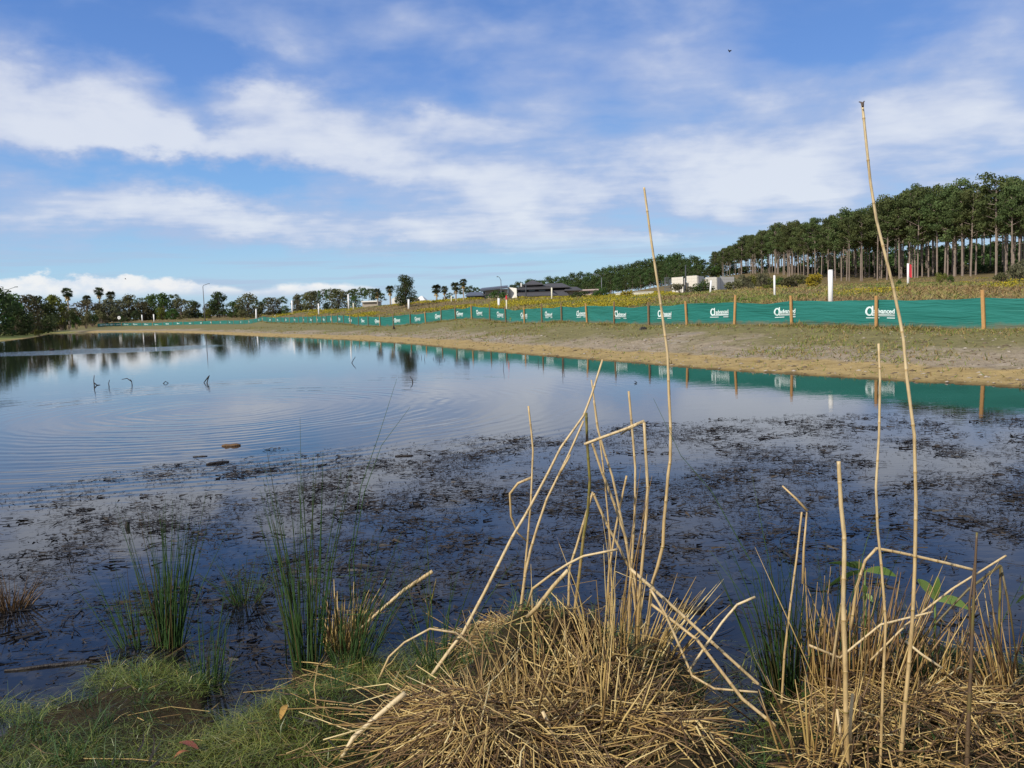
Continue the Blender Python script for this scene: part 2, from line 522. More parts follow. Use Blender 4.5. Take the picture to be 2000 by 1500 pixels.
STAKES = STAKES[::-1]             # from the far left end to the near right end
SP = np.array([W(px, py, Y) for px, py, Y in STAKES])

WATERLINE = [(110, 650.5), (160, 649.3), (200, 649), (300, 648.8), (400, 652), (450, 654.5), (500, 657), (600, 660.5), (700, 665.5), (800, 672.5), (900, 682), (1000, 691),
             (1100, 699), (1200, 706.5), (1300, 715), (1400, 723), (1500, 729), (1600, 735), (1700, 741), (1800, 747), (1900, 752), (2000, 759), (2100, 768), (2200, 777)]
NEARLINE = [(2150, 1275), (2000, 1290), (1900, 1275), (1800, 1250), (1680, 1285), (1590, 1330), (1545, 1360), (1515, 1425), (1440, 1440), (1385, 1370), (1350, 1300), (1300, 1255), (1200, 1235), (1060, 1235), (930, 1265),
            (840, 1285), (780, 1300), (700, 1300), (610, 1295), (550, 1335), (520, 1400), (465, 1440), (425, 1430), (405, 1365), (375, 1318), (300, 1290), (230, 1330), (130, 1388), (60, 1400), (0, 1422), (-150, 1430)]
LEFTLINE = [(-330, 702), (-200, 686), (-100, 674), (-30, 668), (30, 664), (70, 659), (92, 654)]
poly = [G(*p)[:2] for p in WATERLINE]
poly += [np.array(p) for p in ((10.6, 11.2), (9.8, 8.6), (7.2, 6.2), (4.4, 4.6))]
poly += [G(*p)[:2] for p in NEARLINE]
poly += [np.array(p) for p in ((-4.5, 3.4), (-8, 4.2), (-16, 8), (-28, 20), (-42, 42))]
poly += [G(*p)[:2] for p in LEFTLINE]
poly = np.array(poly)
def _ragged():
    out = []
    g = np.random.default_rng(2)
    for a, b in zip(poly, np.roll(poly, -1, 0)):
        near = max(np.hypot(*a), np.hypot(*b)) < 6
        n = max(1, int(np.linalg.norm(b - a) / .07)) if near else 1
        for t in np.linspace(0, 1, n, endpoint=False):
            out.append(a + (b - a) * t + (g.normal(size=2) * [.03, .045] if near else 0))
    return np.array(out)
poly = _ragged()

def densify(P, step):
    out = []
    for a, b in zip(P, np.roll(P, -1, 0)):
        n = max(1, int(np.linalg.norm(b - a) / step))
        out += [a + (b - a) * t for t in np.linspace(0, 1, n, endpoint=False)]
    return np.array(out)

def pond_dist(x, y):
    """signed distance to the water's edge: positive on land"""
    x = np.atleast_1d(x).astype(float); y = np.atleast_1d(y).astype(float)
    d = np.full(x.shape, 1e9); inside = np.zeros(x.shape, bool)
    for (ax, ay), (bx, by) in zip(poly, np.roll(poly, -1, 0)):
        ex, ey = bx - ax, by - ay
        t = np.clip(((x - ax) * ex + (y - ay) * ey) / (ex * ex + ey * ey + 1e-12), 0, 1)
        d = np.minimum(d, np.hypot(x - ax - t * ex, y - ay - t * ey))
        c = ((ay > y) != (by > y)) & (x < ex * (y - ay) / (ey + 1e-12) + ax)
        inside ^= c
    return np.where(inside, -d, d)

ctrl = []
for p in densify(poly, 12.0): ctrl.append((p[0], p[1], 0.0))
for p in SP[::2]: ctrl.append(tuple(p))
for px, py, Y in [(1950, 546, 150), (1750, 547, 190), (1600, 546, 255), (1480, 541, 310), (1400, 542, 380), (1420, 567, 110), (1640, 584, 36), (1512, 579, 46), (1774, 557, 58), (1900, 560, 60), (1380, 571, 72), (1200, 583, 110), (1240, 587, 70), (1240, 584, 200), (1250, 581, 300), (1150, 584, 300), (1350, 567, 280),
                  (1050, 583, 105), (1060, 584, 150), (1200, 583, 135), (960, 589, 150), (900, 593, 100), (880, 596, 140), (780, 604, 140), (1120, 586, 190), (1590, 561, 95), (1545, 563, 110), (1492, 562, 112), (1452, 570, 100), (1560, 556, 160), (1990, 554, 120), (1838, 553, 125), (1225, 586, 100), (1172, 582, 125), (1340, 575, 95), (1350, 567, 160), (1700, 562, 90), (800, 598, 105), (680, 604, 122), (570, 612, 142), (535, 619, 178), (430, 627, 212), (277, 627, 225), (215, 630, 228), (1270, 585, 55), (1100, 592, 62), (1000, 598, 70), (1700, 577, 40), (1950, 572, 36)]:
    ctrl.append(tuple(W(px, py, Y)))
ctrl += [(0, 1.0, .32), (-2.5, 1.8, .22), (2.5, 1.8, .28), (0, -6, .7), (-20, -4, .8), (20, -4, 1.0), (22, 8, 1.0), (32, 25, 1.6), (-50, 20, .9), (-75, 60, 1.0), (-100, 110, 1.0), (-75, 150, .9), (-130, 170, 1.3),
         (-90, 210, 1.2), (-140, 300, 2.0), (-60, 420, 3.0), (60, 420, 4.5), (60, 230, 3.2), (20, 230, 3.1), (-40, 260, 2.6), (100, 500, 8.5), (40, 600, 7.5), (160, 420, 13), (150, 180, 7.0), (160, 300, 10.5), (60, -60, 2), (-80, -60, 1.5), (120, 60, 4.2), (80, 30, 3)]
ctrl = np.array(ctrl)
def _tps(d2):
    return 0.5 * d2 * np.log(d2 + 1e-9)
_S = 1 / 50.0
_cx, _cz = ctrl[:, :2] * _S, ctrl[:, 2]
_n = len(_cx)
_K = _tps(((_cx[:, None] - _cx[None]) ** 2).sum(2)) + np.eye(_n) * 2e-3
_P = np.c_[np.ones(_n), _cx]
_A = np.block([[_K, _P], [_P.T, np.zeros((3, 3))]])
_w = np.linalg.solve(_A, np.r_[_cz, np.zeros(3)])
_far = np.array([[math.cos(a) * 700, math.sin(a) * 700] for a in np.linspace(0, 2 * math.pi, 16)])

MOUNDS = [(*G(1045, 1320, .1)[:2], .34, .25, .22), (*G(1190, 1330, .1)[:2], .20, .17, .17), (*G(905, 1425, .2)[:2], .14, .20, .18), (*G(1350, 1450, .15)[:2], .13, .20, .13), (*G(1730, 1410, .15)[:2], .08, .34, .2),
          (*G(620, 1370, .1)[:2], .10, .26, .22), (*G(300, 1350, .05)[:2], .02, .3, .25), (*G(1160, 1440, .2)[:2], -.13, .13, .13), (*G(1830, 1440, .2)[:2], -.08, .12, .14)]

def ground_z(x, y, s=None):
    x = np.atleast_1d(x).astype(float); y = np.atleast_1d(y).astype(float)
    if s is None: s = pond_dist(x, y)
    r = np.hypot(x, y)
    kx, ky = np.where(r > 650, x * 650 / r, x), np.where(r > 650, y * 650 / r, y)
    z = np.zeros_like(x)
    for i in range(0, len(x), 20000):
        q = np.c_[kx[i:i + 20000], ky[i:i + 20000]] * _S
        z[i:i + 20000] = _tps(((q[:, None] - _cx[None]) ** 2).sum(2)) @ _w[:_n] + _w[_n] + q @ _w[_n + 1:]
    near = np.clip(1 - (y - 5) / 3, 0, 1)
    L = 1.7 * near + 4.0 * (1 - near)
    t = np.clip(s / L, 0, 1); t = t * t * (3 - 2 * t)
    lo = np.minimum(0.06 * s + 0.012, .35)
    zz = np.clip(np.maximum(z, lo), 0.012, 16) * t + lo * (1 - t)
    # small unevenness
    zz += np.clip(s, 0, 2) / 2 * ((fbm(x * 1.7, y * 1.7) - .5) * .06 + (fbm(x * .35 + 9, y * .35) - .5) * .12 * np.clip(r / 15, 0, 1))
    for mx, my, a, sx, sy in MOUNDS:
        zz += np.where(s > -.15, a * np.exp(-((x - mx) / sx) ** 2 - ((y - my) / sy) ** 2), 0)
    zz = np.where(s > 0, np.maximum(zz, .006 + .02 * np.clip(s, 0, .3)), -np.minimum(.06 - .25 * s, .8))
    return zz

def gz(x, y):
    return float(ground_z(np.array([x]), np.array([y]))[0])

def fence_side(x, y):
    """distance behind the long fence (positive on the meadow side), near it only"""
    P = SP[:, :2]
    d = np.full(np.shape(x), 1e9); sgn = np.zeros(np.shape(x))
    for (ax, ay), (bx, by) in zip(P[:-1], P[1:]):
        ex, ey = bx - ax, by - ay
        t = np.clip(((x - ax) * ex + (y - ay) * ey) / (ex * ex + ey * ey), 0, 1)
        q = np.hypot(x - ax - t * ex, y - ay - t * ey)
        c = ex * (y - ay) - ey * (x - ax)
        sgn = np.where(q < d, np.sign(c), sgn)
        d = np.minimum(d, q)
    return d * sgn

def build_ground():
    ang = np.r_[np.arange(-44, 44, .3), np.arange(44, 316, 4.0)]
    th = R(1) * ang
    rad = [0.5]
    while rad[-1] < 4200: rad.append(rad[-1] * (1.021 if rad[-1] < 450 else 1.15))
    rad = np.array(rad)
    nr, na = len(rad), len(th)
    X = (rad[:, None] * np.sin(th)[None]).ravel(); Y = (rad[:, None] * np.cos(th)[None]).ravel()
    s = pond_dist(X, Y)
    Z = ground_z(X, Y, s)
    V = np.c_[X, Y, Z]
    i = np.arange(nr - 1)[:, None] * na; j = np.arange(na)[None]; j2 = (j + 1) % na
    Fq = np.stack([i + j, i + j2, i + na + j2, i + na + j], 2).reshape(-1, 4)
    keep = (s[Fq] > -1.2).any(1)
    Fq = Fq[keep]
    # the disc under the camera
    V = np.r_[V, [[0, 0, Z[:na].mean()]]]
    c = len(V) - 1
    cap = np.stack([np.full(na, c), np.full(na, c), (np.arange(na) + 1) % na, np.arange(na)], 1)
    fs = fence_side(X, Y)
    near = np.clip(1 - (Y - 5) / 3, 0, 1) * np.clip(1 - (np.hypot(X, Y) - 12) / 8, 0, 1)
    far_end = np.clip((Y - 120) / 60, 0, 1) * (X < 0)
    meadow = np.clip(fs / .8, 0, 1)
    s_a, m_a, n_a = np.r_[s, 1], np.r_[meadow, 0], np.r_[near, 1]
    sp_a = np.r_[np.clip((s - .3) / .8, 0, 1) * (X < -.5 * Y) * (Y < 160), 0]
    def f(k, p):
        g = lambda a: k.node('ShaderNodeAttribute', attribute_name=a).outputs['Fac']
        sh, me, ne = g('shore'), g('meadow'), g('nearbank')
        pos = k.node('ShaderNodeNewGeometry').outputs['Position']
        big = k.noise(pos, .22, 5, .6)
        mid = k.noise(pos, 1.3, 5, .62)
        fine = k.noise(pos, 9.0, 6, .65)
        vfine = k.noise(pos, 38.0, 4, .65)
        algae = k.mix(fine, (.21, .145, .055), (.50, .37, .165))
        algae = k.mix(k.smooth(mid, .52, .72), algae, (.27, .19, .065))
        sand = k.mix(fine, (.19, .148, .095), (.43, .355, .255))
        sand = k.mix(k.smooth(vfine, .52, .66), sand, (.15, .108, .07))
        sand = k.mix(k.smooth(k.noise(pos, .8, 4, .6), .55, .68), sand, (.32, .275, .225))
        turf = k.mix(fine, (.08, .085, .03), (.29, .25, .11))
        turf = k.mix(k.smooth(vfine, .5, .7), turf, (.17, .115, .06))
        shn = k.m('ADD', sh, k.m('MULTIPLY', k.m('SUBTRACT', mid, .5), 1.1))
        c = k.mix(k.smooth(shn, 1.75, 2.25), algae, sand)
        turf_f = k.m('MAXIMUM', k.smooth(k.m('ADD', k.m('MULTIPLY', shn, .10), big), .79, .98), k.m('MULTIPLY', k.smooth(mid, .53, .63), .7))
        c = k.mix(k.m('MULTIPLY', turf_f, k.smooth(sh, 1.8, 2.6)), c, turf)
        rough = k.noise(pos, 2.7, 7, .7)
        c = k.mix(1.0, c, k.ramp(rough, [(.28, (.62, .60, .58)), (.5, (1.0, 1.0, 1.0)), (.72, (1.25, 1.22, 1.15))]), 'MULTIPLY')
        mead = k.mix(fine, (.11, .08, .038), (.25, .18, .09))
        mead = k.mix(k.smooth(mid, .45, .7), mead, (.12, .12, .042))
        c = k.mix(me, c, mead)
        c = k.mix(g('spit'), c, k.mix(fine, (.10, .12, .03), (.24, .25, .07)))
        mud = k.mix(fine, (.014, .011, .006), (.045, .036, .018))
        c = k.mix(ne, c, mud)
        wet = k.m('MULTIPLY', k.smooth(shn, .0, .45, 1.0, .0), .72)
        c = k.mix(wet, c, (.035, .024, .010))
        k.l.new(c, p.inputs['Base Color'])
        b = k.node('ShaderNodeBump'); b.inputs['Strength'].default_value = .7; b.inputs['Distance'].default_value = .05
        k.l.new(k.m('ADD', fine, k.m('MULTIPLY', vfine, .4)), b.inputs['Height'])
        k.l.new(b.outputs[0], p.inputs['Normal'])
    gm = mat('earth', f, .92, .12)
    me = mesh_np('ground', V, np.r_[Fq, cap[:, [0, 2, 3, 3]]][:len(Fq)], gm, True, {'shore': s_a, 'meadow': m_a, 'nearbank': n_a, 'spit': sp_a})
    o = link('ground', me)
    tag(o, 'sandy pond bank rising to a weedy meadow and wooded rise', None, None, 'structure')
build_ground()

def build_water():
    C = G(420, 800)[:2]
    def f(k, p):
        pos = k.node('ShaderNodeNewGeometry').outputs['Position']
        murk = k.noise(pos, 1.8, 5, .6)
        c = k.mix(murk, (.0035, .004, .006), (.010, .010, .011))
        weed = k.smooth(k.noise(pos, 6.0, 6, .68), .50, .60)
        sp0 = k.node('ShaderNodeSeparateXYZ'); k.l.new(pos, sp0.inputs[0])
        c = k.mix(k.m('MULTIPLY', weed, k.smooth(sp0.outputs[1], 9.0, 6.0, .0, .8)), c, (.030, .026, .018))
        k.l.new(c, p.inputs['Base Color'])
        p.inputs['IOR'].default_value = 1.333
        p.inputs['Specular IOR Level'].default_value = .5
        sep = k.node('ShaderNodeSeparateXYZ'); k.l.new(pos, sep.inputs[0])
        dx, dy = k.m('SUBTRACT', sep.outputs[0], float(C[0])), k.m('SUBTRACT', sep.outputs[1], float(C[1]))
        d = k.m('SQRT', k.m('ADD', k.m('MULTIPLY', dx, dx), k.m('MULTIPLY', dy, dy)))
        jit = k.noise(pos, .45, 3, .5)
        ring = k.m('SINE', k.m('ADD', k.m('MULTIPLY', d, 25.0), k.m('MULTIPLY', jit, 18.0)))
        ring2 = k.m('SINE', k.m('ADD', k.m('MULTIPLY', d, 15.0), k.m('MULTIPLY', jit, 22.0)))
        patch = k.smooth(k.noise(pos, .30, 3, .5), .38, .62)
        env = k.m('MULTIPLY', k.smooth(d, 5.5, 9.0, 1.0, 0.0), k.m('MULTIPLY_ADD', patch, .75, .25))
        rp = k.m('MULTIPLY', k.m('ADD', ring, k.m('MULTIPLY', ring2, .7)), k.m('MULTIPLY', env, .0008))
        sw = k.noise(k.scale(pos, (.5, 1.3, 1)), 1.5, 3, .5)
        sw2 = k.noise(k.scale(pos, (1.0, 2.6, 1)), 5.5, 2, .5)
        # a cat's paw of breeze across the far left water
        paw = k.m('MULTIPLY', k.smooth(sep.outputs[1], 45.0, 47.5), k.smooth(k.m('ADD', sep.outputs[1], k.m('MULTIPLY', k.noise(pos, .12, 2), 8.0)), 55.5, 59.0, 1.0, 0.0))
        paw = k.m('MULTIPLY', paw, k.smooth(sep.outputs[0], -16.0, -22.0))
        far = k.m('MULTIPLY_ADD', paw, .012, .0005)
        h = k.m('ADD', rp, k.m('ADD', k.m('MULTIPLY', sw, .0012), k.m('MULTIPLY', sw2, far)))
        b = k.node('ShaderNodeBump'); b.inputs['Strength'].default_value = 1.0; b.inputs['Distance'].default_value = 1.0
        k.l.new(h, b.inputs['Height'])
        k.l.new(b.outputs[0], p.inputs['Normal'])
    wm = mat('pond_water', f, .025, .5)
    xs = np.linspace(-150, 60, 22); ys = np.linspace(0.5, 190, 20)
    V = np.array([(x, y, 0) for y in ys for x in xs])
    Fq = [(j * 22 + i, j * 22 + i + 1, (j + 1) * 22 + i + 1, (j + 1) * 22 + i) for j in range(19) for i in range(21)]
    o = link('water', mesh_np('water', V, Fq, wm, True))
    tag(o, 'calm dark pond mirroring the sky and fence', None, None, 'structure')
build_water()

# ------------------------------------------------------------------ silt fence
ARC = np.r_[0, np.cumsum(np.linalg.norm(np.diff(SP[:, :2], axis=0), axis=1))]
STAKE_PX = np.array([s[0] for s in STAKES], float)
FAB_H = .80
_base = np.array([[p[0], p[1], gz(p[0], p[1])] for p in SP])
def fabric(s, v):
    """point of the cloth at arc length s, height share v, plus the normal towards the pond"""
    i = int(np.clip(np.searchsorted(ARC, s) - 1, 0, len(ARC) - 2))
    L = ARC[i + 1] - ARC[i]
    t = (s - ARC[i]) / L
    p = _base[i] * (1 - t) + _base[i + 1] * t
    e = (_base[i + 1] - _base[i])[:2]; e = e / np.linalg.norm(e)
    nrm = np.array([e[1], -e[0], 0.0])
    belly = math.sin(math.pi * min(max(t, 0), 1))
    top = FAB_H - .045 * belly * (1 + .8 * math.sin(i * 2.3)) - .012 * math.sin(s * 4.1 + i) * belly
    off = .05 * belly * math.sin(math.pi * v) * math.sin(i * 1.7 + 1.0) + .014 * math.sin(v * 11 + s * (1.3 + .5 * math.sin(i)) + i) * belly + .012 * math.sin(v * 23 - s * 2.1 + 2 * i) * (1 - v)
    zb = -.07
    q = p + nrm * (off - .02)
    q[2] = p[2] + zb + (top - zb) * v
    return q, nrm

def build_logo():
    """the printed mark as flat outlines: a ring-shaped a, the word, two lines under it -> verts (u,v in metres) and faces"""
    cu = bpy.data.curves.new('mark_text', 'FONT')
    cu.body = 'advanced'; cu.size = .235; cu.offset = .006; cu.resolution_u = 2
    cu.space_character = .93
    ob = bpy.data.objects.new('mark_text', cu); COL.objects.link(ob)
    dg = bpy.context.evaluated_depsgraph_get()
    me = bpy.data.meshes.new_from_object(ob.evaluated_get(dg))
    V = [(v.co.x, v.co.y) for v in me.vertices]; Fc = [tuple(p.vertices) for p in me.polygons]
    w = max(v[0] for v in V)
    V = [(.30 + v[0] / w * .73, .115 + v[1] * .80) for v in V]
    bpy.data.objects.remove(ob); bpy.data.meshes.remove(me); bpy.data.curves.remove(cu)
    def quad(x0, y0, x1, y1):
        b = len(V); V.extend([(x0, y0), (x1, y0), (x1, y1), (x0, y1)]); Fc.append((b, b + 1, b + 2, b + 3))
    n = 24; b = len(V)
    for i in range(n):
        a = 2 * math.pi * i / n
        V.append((.145 + .145 * math.cos(a), .175 + .14 * math.sin(a)))
        V.append((.155 + .082 * math.cos(a), .175 + .092 * math.sin(a)))
    for i in range(n):
        j = (i + 1) % n
        Fc.append((b + 2 * i, b + 2 * j, b + 2 * j + 1, b + 2 * i + 1))
    quad(.235, .04, .29, .33)
    quad(.29, .035, 1.03, .048); quad(.31, .060, 1.03, .082); quad(.31, .092, .9, .100)
    quad(0.02, -.03, .50, -.008); quad(.76, -.03, 1.03, -.008)
    return V, Fc
LOGO = build_logo()

def build_fence():
    root = empty('silt_fence', (_base[-4][0], _base[-4][1], _base[-4][2]))
    tag(root, 'long green silt fence on timber stakes running along the far bank', 'fence')
    inv = np.array(root.location)
    panels = []
    for i in range(len(ARC) - 1):
        near = SP[i, 1] < 70
        nu, nv = (14, 6) if near else (5, 2)
        V, UV = [], []
        for a in range(nu + 1):
            s = ARC[i] + (ARC[i + 1] - ARC[i]) * (a / nu * .9998 + .0001)
            for b in range(nv + 1):
                V.append(fabric(s, b / nv)[0] - inv); UV.append((s, b / nv))
        Fq = [(a * (nv + 1) + b, (a + 1) * (nv + 1) + b, (a + 1) * (nv + 1) + b + 1, a * (nv + 1) + b + 1) for a in range(nu) for b in range(nv)]
        me = mesh_np('fabric_panel', V, Fq, FABRIC, True)
        uv = me.uv_layers.new(name='UVMap')
        li = np.array([l.vertex_index for l in me.loops])
        uv.data.foreach_set('uv', np.array(UV, dtype=np.float32)[li].ravel())
        panels.append(link('fabric_panel', me, root))
    smb = {}
    for i in range(len(ARC)):
        old = SP[i, 1] > 34
        q, nrm = fabric(min(ARC[i], ARC[-1] - .001), .5)
        h = (FAB_H + [.12, .2, .15, .1, .24, .17][i % 6] + (.35 if abs(STAKE_PX[i] - 1343) < 9 else 0) * 0)
        mb = MB()
        lx, ly = [.03, -.05, .06, -.03, .02, -.08, .04][i % 7], [.02, -.03, .01][i % 3]
        tan = np.array([-nrm[1], nrm[0]])
        w, d = .043, .020
        foot = np.array([_base[i][0], _base[i][1]]) + nrm[:2] * .035
        vs = []
        for (zz, sh) in ((-.25, 0), (h, 1), ):
            for a, b in ((-w, -d), (w, -d), (w, d), (-w, d)):
                pt = foot + tan * (a + lx * sh) + nrm[:2] * (b + ly * sh)
                vs.append((pt[0] - inv[0], pt[1] - inv[1], _base[i][2] + zz - inv[2]))
        mb.add(vs, [(3, 2, 1, 0), (4, 5, 6, 7), (0, 1, 5, 4), (1, 2, 6, 5), (2, 3, 7, 6), (3, 0, 4, 7)])
        mb.build('stake', TIMBER_OLD if old and i % 3 else TIMBER, root)
    # printed marks, read from the pond side
    marks = [1693, 1513, 1388, 1287, 1201, 1127, 1066, 1017, 972, 932, 892, 851, 811, 770, 734, 706, 682, 662, 645, 632, 618, 606, 592, 574, 558, 541, 527, 512, 505, 486, 470, 448, 430, 411, 391, 369, 346, 324, 302, 282, 260, 242, 227, 215, 204, 195]
    for px in marks:
        s0 = float(np.interp(px, STAKE_PX, ARC))
        i = int(np.clip(np.searchsorted(ARC, s0) - 1, 0, len(panels) - 1))
        V = []
        for u, v in LOGO[0]:
            q, nrm = fabric(min(s0 + u, ARC[-1] - .01), (v + .30 + .07) / (FAB_H + .07))
            V.append(tuple(q + nrm * .022 - inv))
        me = bpy.data.meshes.new('printed_mark')
        me.from_pydata(V, [], LOGO[1]); me.materials.append(PRINT)
        link('printed_mark', me, panels[i])
build_fence()

# ------------------------------------------------------------------ trees
def leaf_cloud(blobs, per, size, seed, flat=0.75, shell=0.55):
    """leaf-sized quads spread through blobs (x,y,z,rx,rz)"""
    g = np.random.default_rng(seed)
    Vs, Ts = [], []
    for (bx, by, bz, rx, rz) in blobs:
        d = unit(g.normal(size=(per, 3)))
        rad = (shell + (1 - shell) * g.random(per) ** .6) * (0.82 + .36 * g.random(per))
        c = np.array([bx, by, bz]) + d * rad[:, None] * np.array([rx, rx, rz])
        n = unit(d + g.normal(size=(per, 3)) * flat)
        a = unit(np.cross(n, unit(g.normal(size=(per, 3))))); b = np.cross(n, a)
        sz = size * (0.55 + .9 * g.random(per))[:, None]
        Vs.append(np.stack([c - a * sz, c - b * sz * .55, c + a * sz, c + b * sz * .55], 1))
        Ts.append(np.repeat(np.clip(g.random() * .5 + g.random(per) * .5, 0, 1), 4))
    V = np.concatenate(Vs).reshape(-1, 3)
    return V, np.arange(len(V)).reshape(-1, 4), np.concatenate(Ts)

def crown_mesh(name, blobs, per, size, seed, m, **kw):
    V, Fq, T = leaf_cloud(blobs, per, size, seed, **kw)
    return mesh_np(name, V, Fq, m, False, {'tint': T})

PROTO = {}
def proto_mesh_trunk(name, pts, rad, branches, m, n=6):
    mb = MB()
    mb.tube(pts, rad, n)
    for p, r in branches: mb.tube(p, r, 4, False)
    me = bpy.data.meshes.new(name)
    me.from_pydata(mb.v, [], mb.f); me.materials.append(m)
    return me

def make_broad(kind, seed, leafkind, bark, squat=1.0, low=.10, per=72, nb=24, size=.034):
    g = np.random.default_rng(seed)
    blobs, br = [], []
    top = np.array([g.normal() * .02, g.normal() * .02, .62])
    for i in range(nb):
        a = g.random() * 6.283; h = low + (1 - low - .10) * (i + .5) / nb
        env = math.sin(math.pi * min(1, max(.12, ((h - low) / (1 - low)) * .72 + .22))) ** .8
        rr = .34 * squat * env * g.uniform(.35, 1)
        b = (rr * math.cos(a), rr * math.sin(a), h, g.uniform(.13, .20) * (.8 + .3 * squat), g.uniform(.09, .14))
        blobs.append(b)
        br.append(([np.array([0, 0, h * .55]), np.array([b[0] * .5, b[1] * .5, h * .85]), np.array([b[0], b[1], h])], [.010, .006, .003]))
    blobs.append((top[0], top[1], .88, .13 * squat, .11))
    tr = proto_mesh_trunk('trunk', [np.array([0, 0, -.06]), np.array([g.normal() * .012, 0, .25]), top], [.028, .021, .008], br, bark)
    return tr, crown_mesh('crown', blobs, per, size, seed + 50, LEAF[leafkind])

def make_pine(seed, leafkind='pine', bare=.5, per=150, nb=20, size=.0115, spread=.19, crown_r=.074):
    g = np.random.default_rng(seed)
    blobs, br = [], []
    lean = g.normal(size=2) * .012
    for i in range(nb):
        u = (i + .5) / nb; h = bare + (.95 - bare) * u
        a = i * 2.4 + g.random(); env = (math.sin(math.pi * (u * .62 + .30))) ** .7
        rr = spread * env * math.sqrt(g.uniform(.05, 1))
        b = (rr * math.cos(a) + lean[0] * h, rr * math.sin(a) + lean[1] * h, h + g.normal() * .015, crown_r * g.uniform(.7, 1.2), crown_r * .62 * g.uniform(.7, 1.15))
        blobs.append(b)
        br.append(([np.array([lean[0] * h, lean[1] * h, h - .06]), np.array([b[0], b[1], b[2]])], [.004, .002]))
    for i in range(5):
        h = g.uniform(bare - .2, bare); a = g.random() * 6.28; l = g.uniform(.03, .08)
        br.append(([np.array([lean[0] * h, lean[1] * h, h]), np.array([l * math.cos(a), l * math.sin(a), h + g.uniform(-.01, .04)])], [.003, .001]))
    tr = proto_mesh_trunk('trunk', [np.array([0, 0, -.03]), np.array([lean[0] * .5, lean[1] * .5, .5]), np.array([lean[0], lean[1], .93])], [.0100, .0078, .003], br, PINEBARK)
    return tr, crown_mesh('crown', blobs, per, size, seed + 90, LEAF[leafkind], flat=.8, shell=.25)

PROTO['pine'] = [make_pine(100 + i, 'pine', [.50, .44, .56, .48, .53, .42, .58, .50][i]) for i in range(8)]
PROTO['hill'] = [make_pine(140 + i, 'hill', [.30, .36, .26, .33][i], 100, 24, .019, .26, .12) for i in range(4)]
PROTO['umbrella'] = [make_pine(160 + i, 'hill', [.55, .5, .6][i], 46, 14, .028, .30, .11) for i in range(3)]
for kd, bk in (('dark', BARK), ('olive', BARK), ('green', BARK), ('grey', PALEBARK), ('yellow', BARK)):
    PROTO[kd] = [make_broad(kd, 200 + 10 * len(PROTO) + i, kd, bk, [1.05, 1.3, .9][i], [.06, .03, .14][i]) for i in range(3)]
PROTO['tall'] = [make_broad('tall', 290, 'dark', BARK, .95, .12, 150, 34, .022)]

def place_tree(name, kind, v, x, y, h, wide=1.0, rz=None, label=None, cat='tree', group=None, z=None):
    e = empty(name, (x, y, gz(x, y) if z is None else z), random.random() * 6.283 if rz is None else rz)
    e.scale = (h * wide, h * wide, h)
    tr, cr = PROTO[kind][v % len(PROTO[kind])]
    link('trunk', tr, e); link('crown', cr, e)
    tag(e, label, cat, group)
    return e

# the pine plantation on the right: rows running away up the slope
def plantation():
    tops = [(1390, 500), (1405, 487), (1440, 468), (1500, 440), (1560, 433), (1600, 424), (1640, 414), (1700, 398), (1740, 384), (1790, 356), (1850, 352), (1900, 348), (1960, 338), (2000, 342), (2080, 330), (2200, 315)]
    tx, ty = np.array([t[0] for t in tops], float), np.array([t[1] for t in tops], float)
    n = 0
    g = np.random.default_rng(11)
    anchors = {1992: 'behind the tall grey green bush at the right edge', 1940: 'rising right behind the pale rock', 1900: 'between the pale rock and the green saplings', 1840: 'directly behind the yellow green sapling', 1800: 'just right of the red taped post', 1774: 'straight behind the red taped post',
               1735: 'crossed by the tallest reed', 1700: 'just left of the tallest reed', 1655: 'just right of the thickest white pipe', 1622: 'straight behind the thickest white pipe', 1590: 'behind the yellow flowering bush', 1545: 'behind the wide dull olive bush', 1513: 'straight behind the thin upright white pipe', 1490: 'behind the tall tan bush',
               1452: 'above the right end of the block walls', 1428: 'above the middle of the block walls', 1408: 'at the left end of the plantation'}
    for row in range(6):
        yv = 118.0
        while yv < 415:
            yv += [2.9, 3.4, 4.6, 6.5, 8.0, 9.0][row] * (1 + yv / 900) + g.normal() * .5
            xx = 93 + row * (5.0 + row * .7) + g.normal() * 1.1 + 3.0 * math.sin(yv / 23.0) * (row == 0)
            yy = yv + g.normal() * .9
            px = 1000 + xx / yy * FPX
            if px < 1400 or px > 2120 or n >= 290: continue
            top = np.interp(px, tx, ty)
            zt = W(px, top, yy if row == 0 else yv * .97)[2]
            z0 = gz(xx, yy)
            h = min(max(zt - z0, 12), 25) * g.uniform(.84, 1.08)
            if row > 0: h *= .97
            front = row == 0
            lb, gp = ('tall straight pine with a bare trunk on the front edge of the plantation', 'pines on the plantation edge') if front else ('slender pine standing in the shaded rows behind the plantation edge', 'pines inside the plantation')
            for ax, al in list(anchors.items()):
                if front and abs(px - ax) < 9:
                    lb, gp = 'front pine of the plantation ' + al, None
                    del anchors[ax]; break
            place_tree('pine_tree', 'pine', int(g.integers(8)), xx, yy, h, g.uniform(.85, 1.1),
                       label=lb, cat='pine tree', group=gp)
            n += 1
plantation()

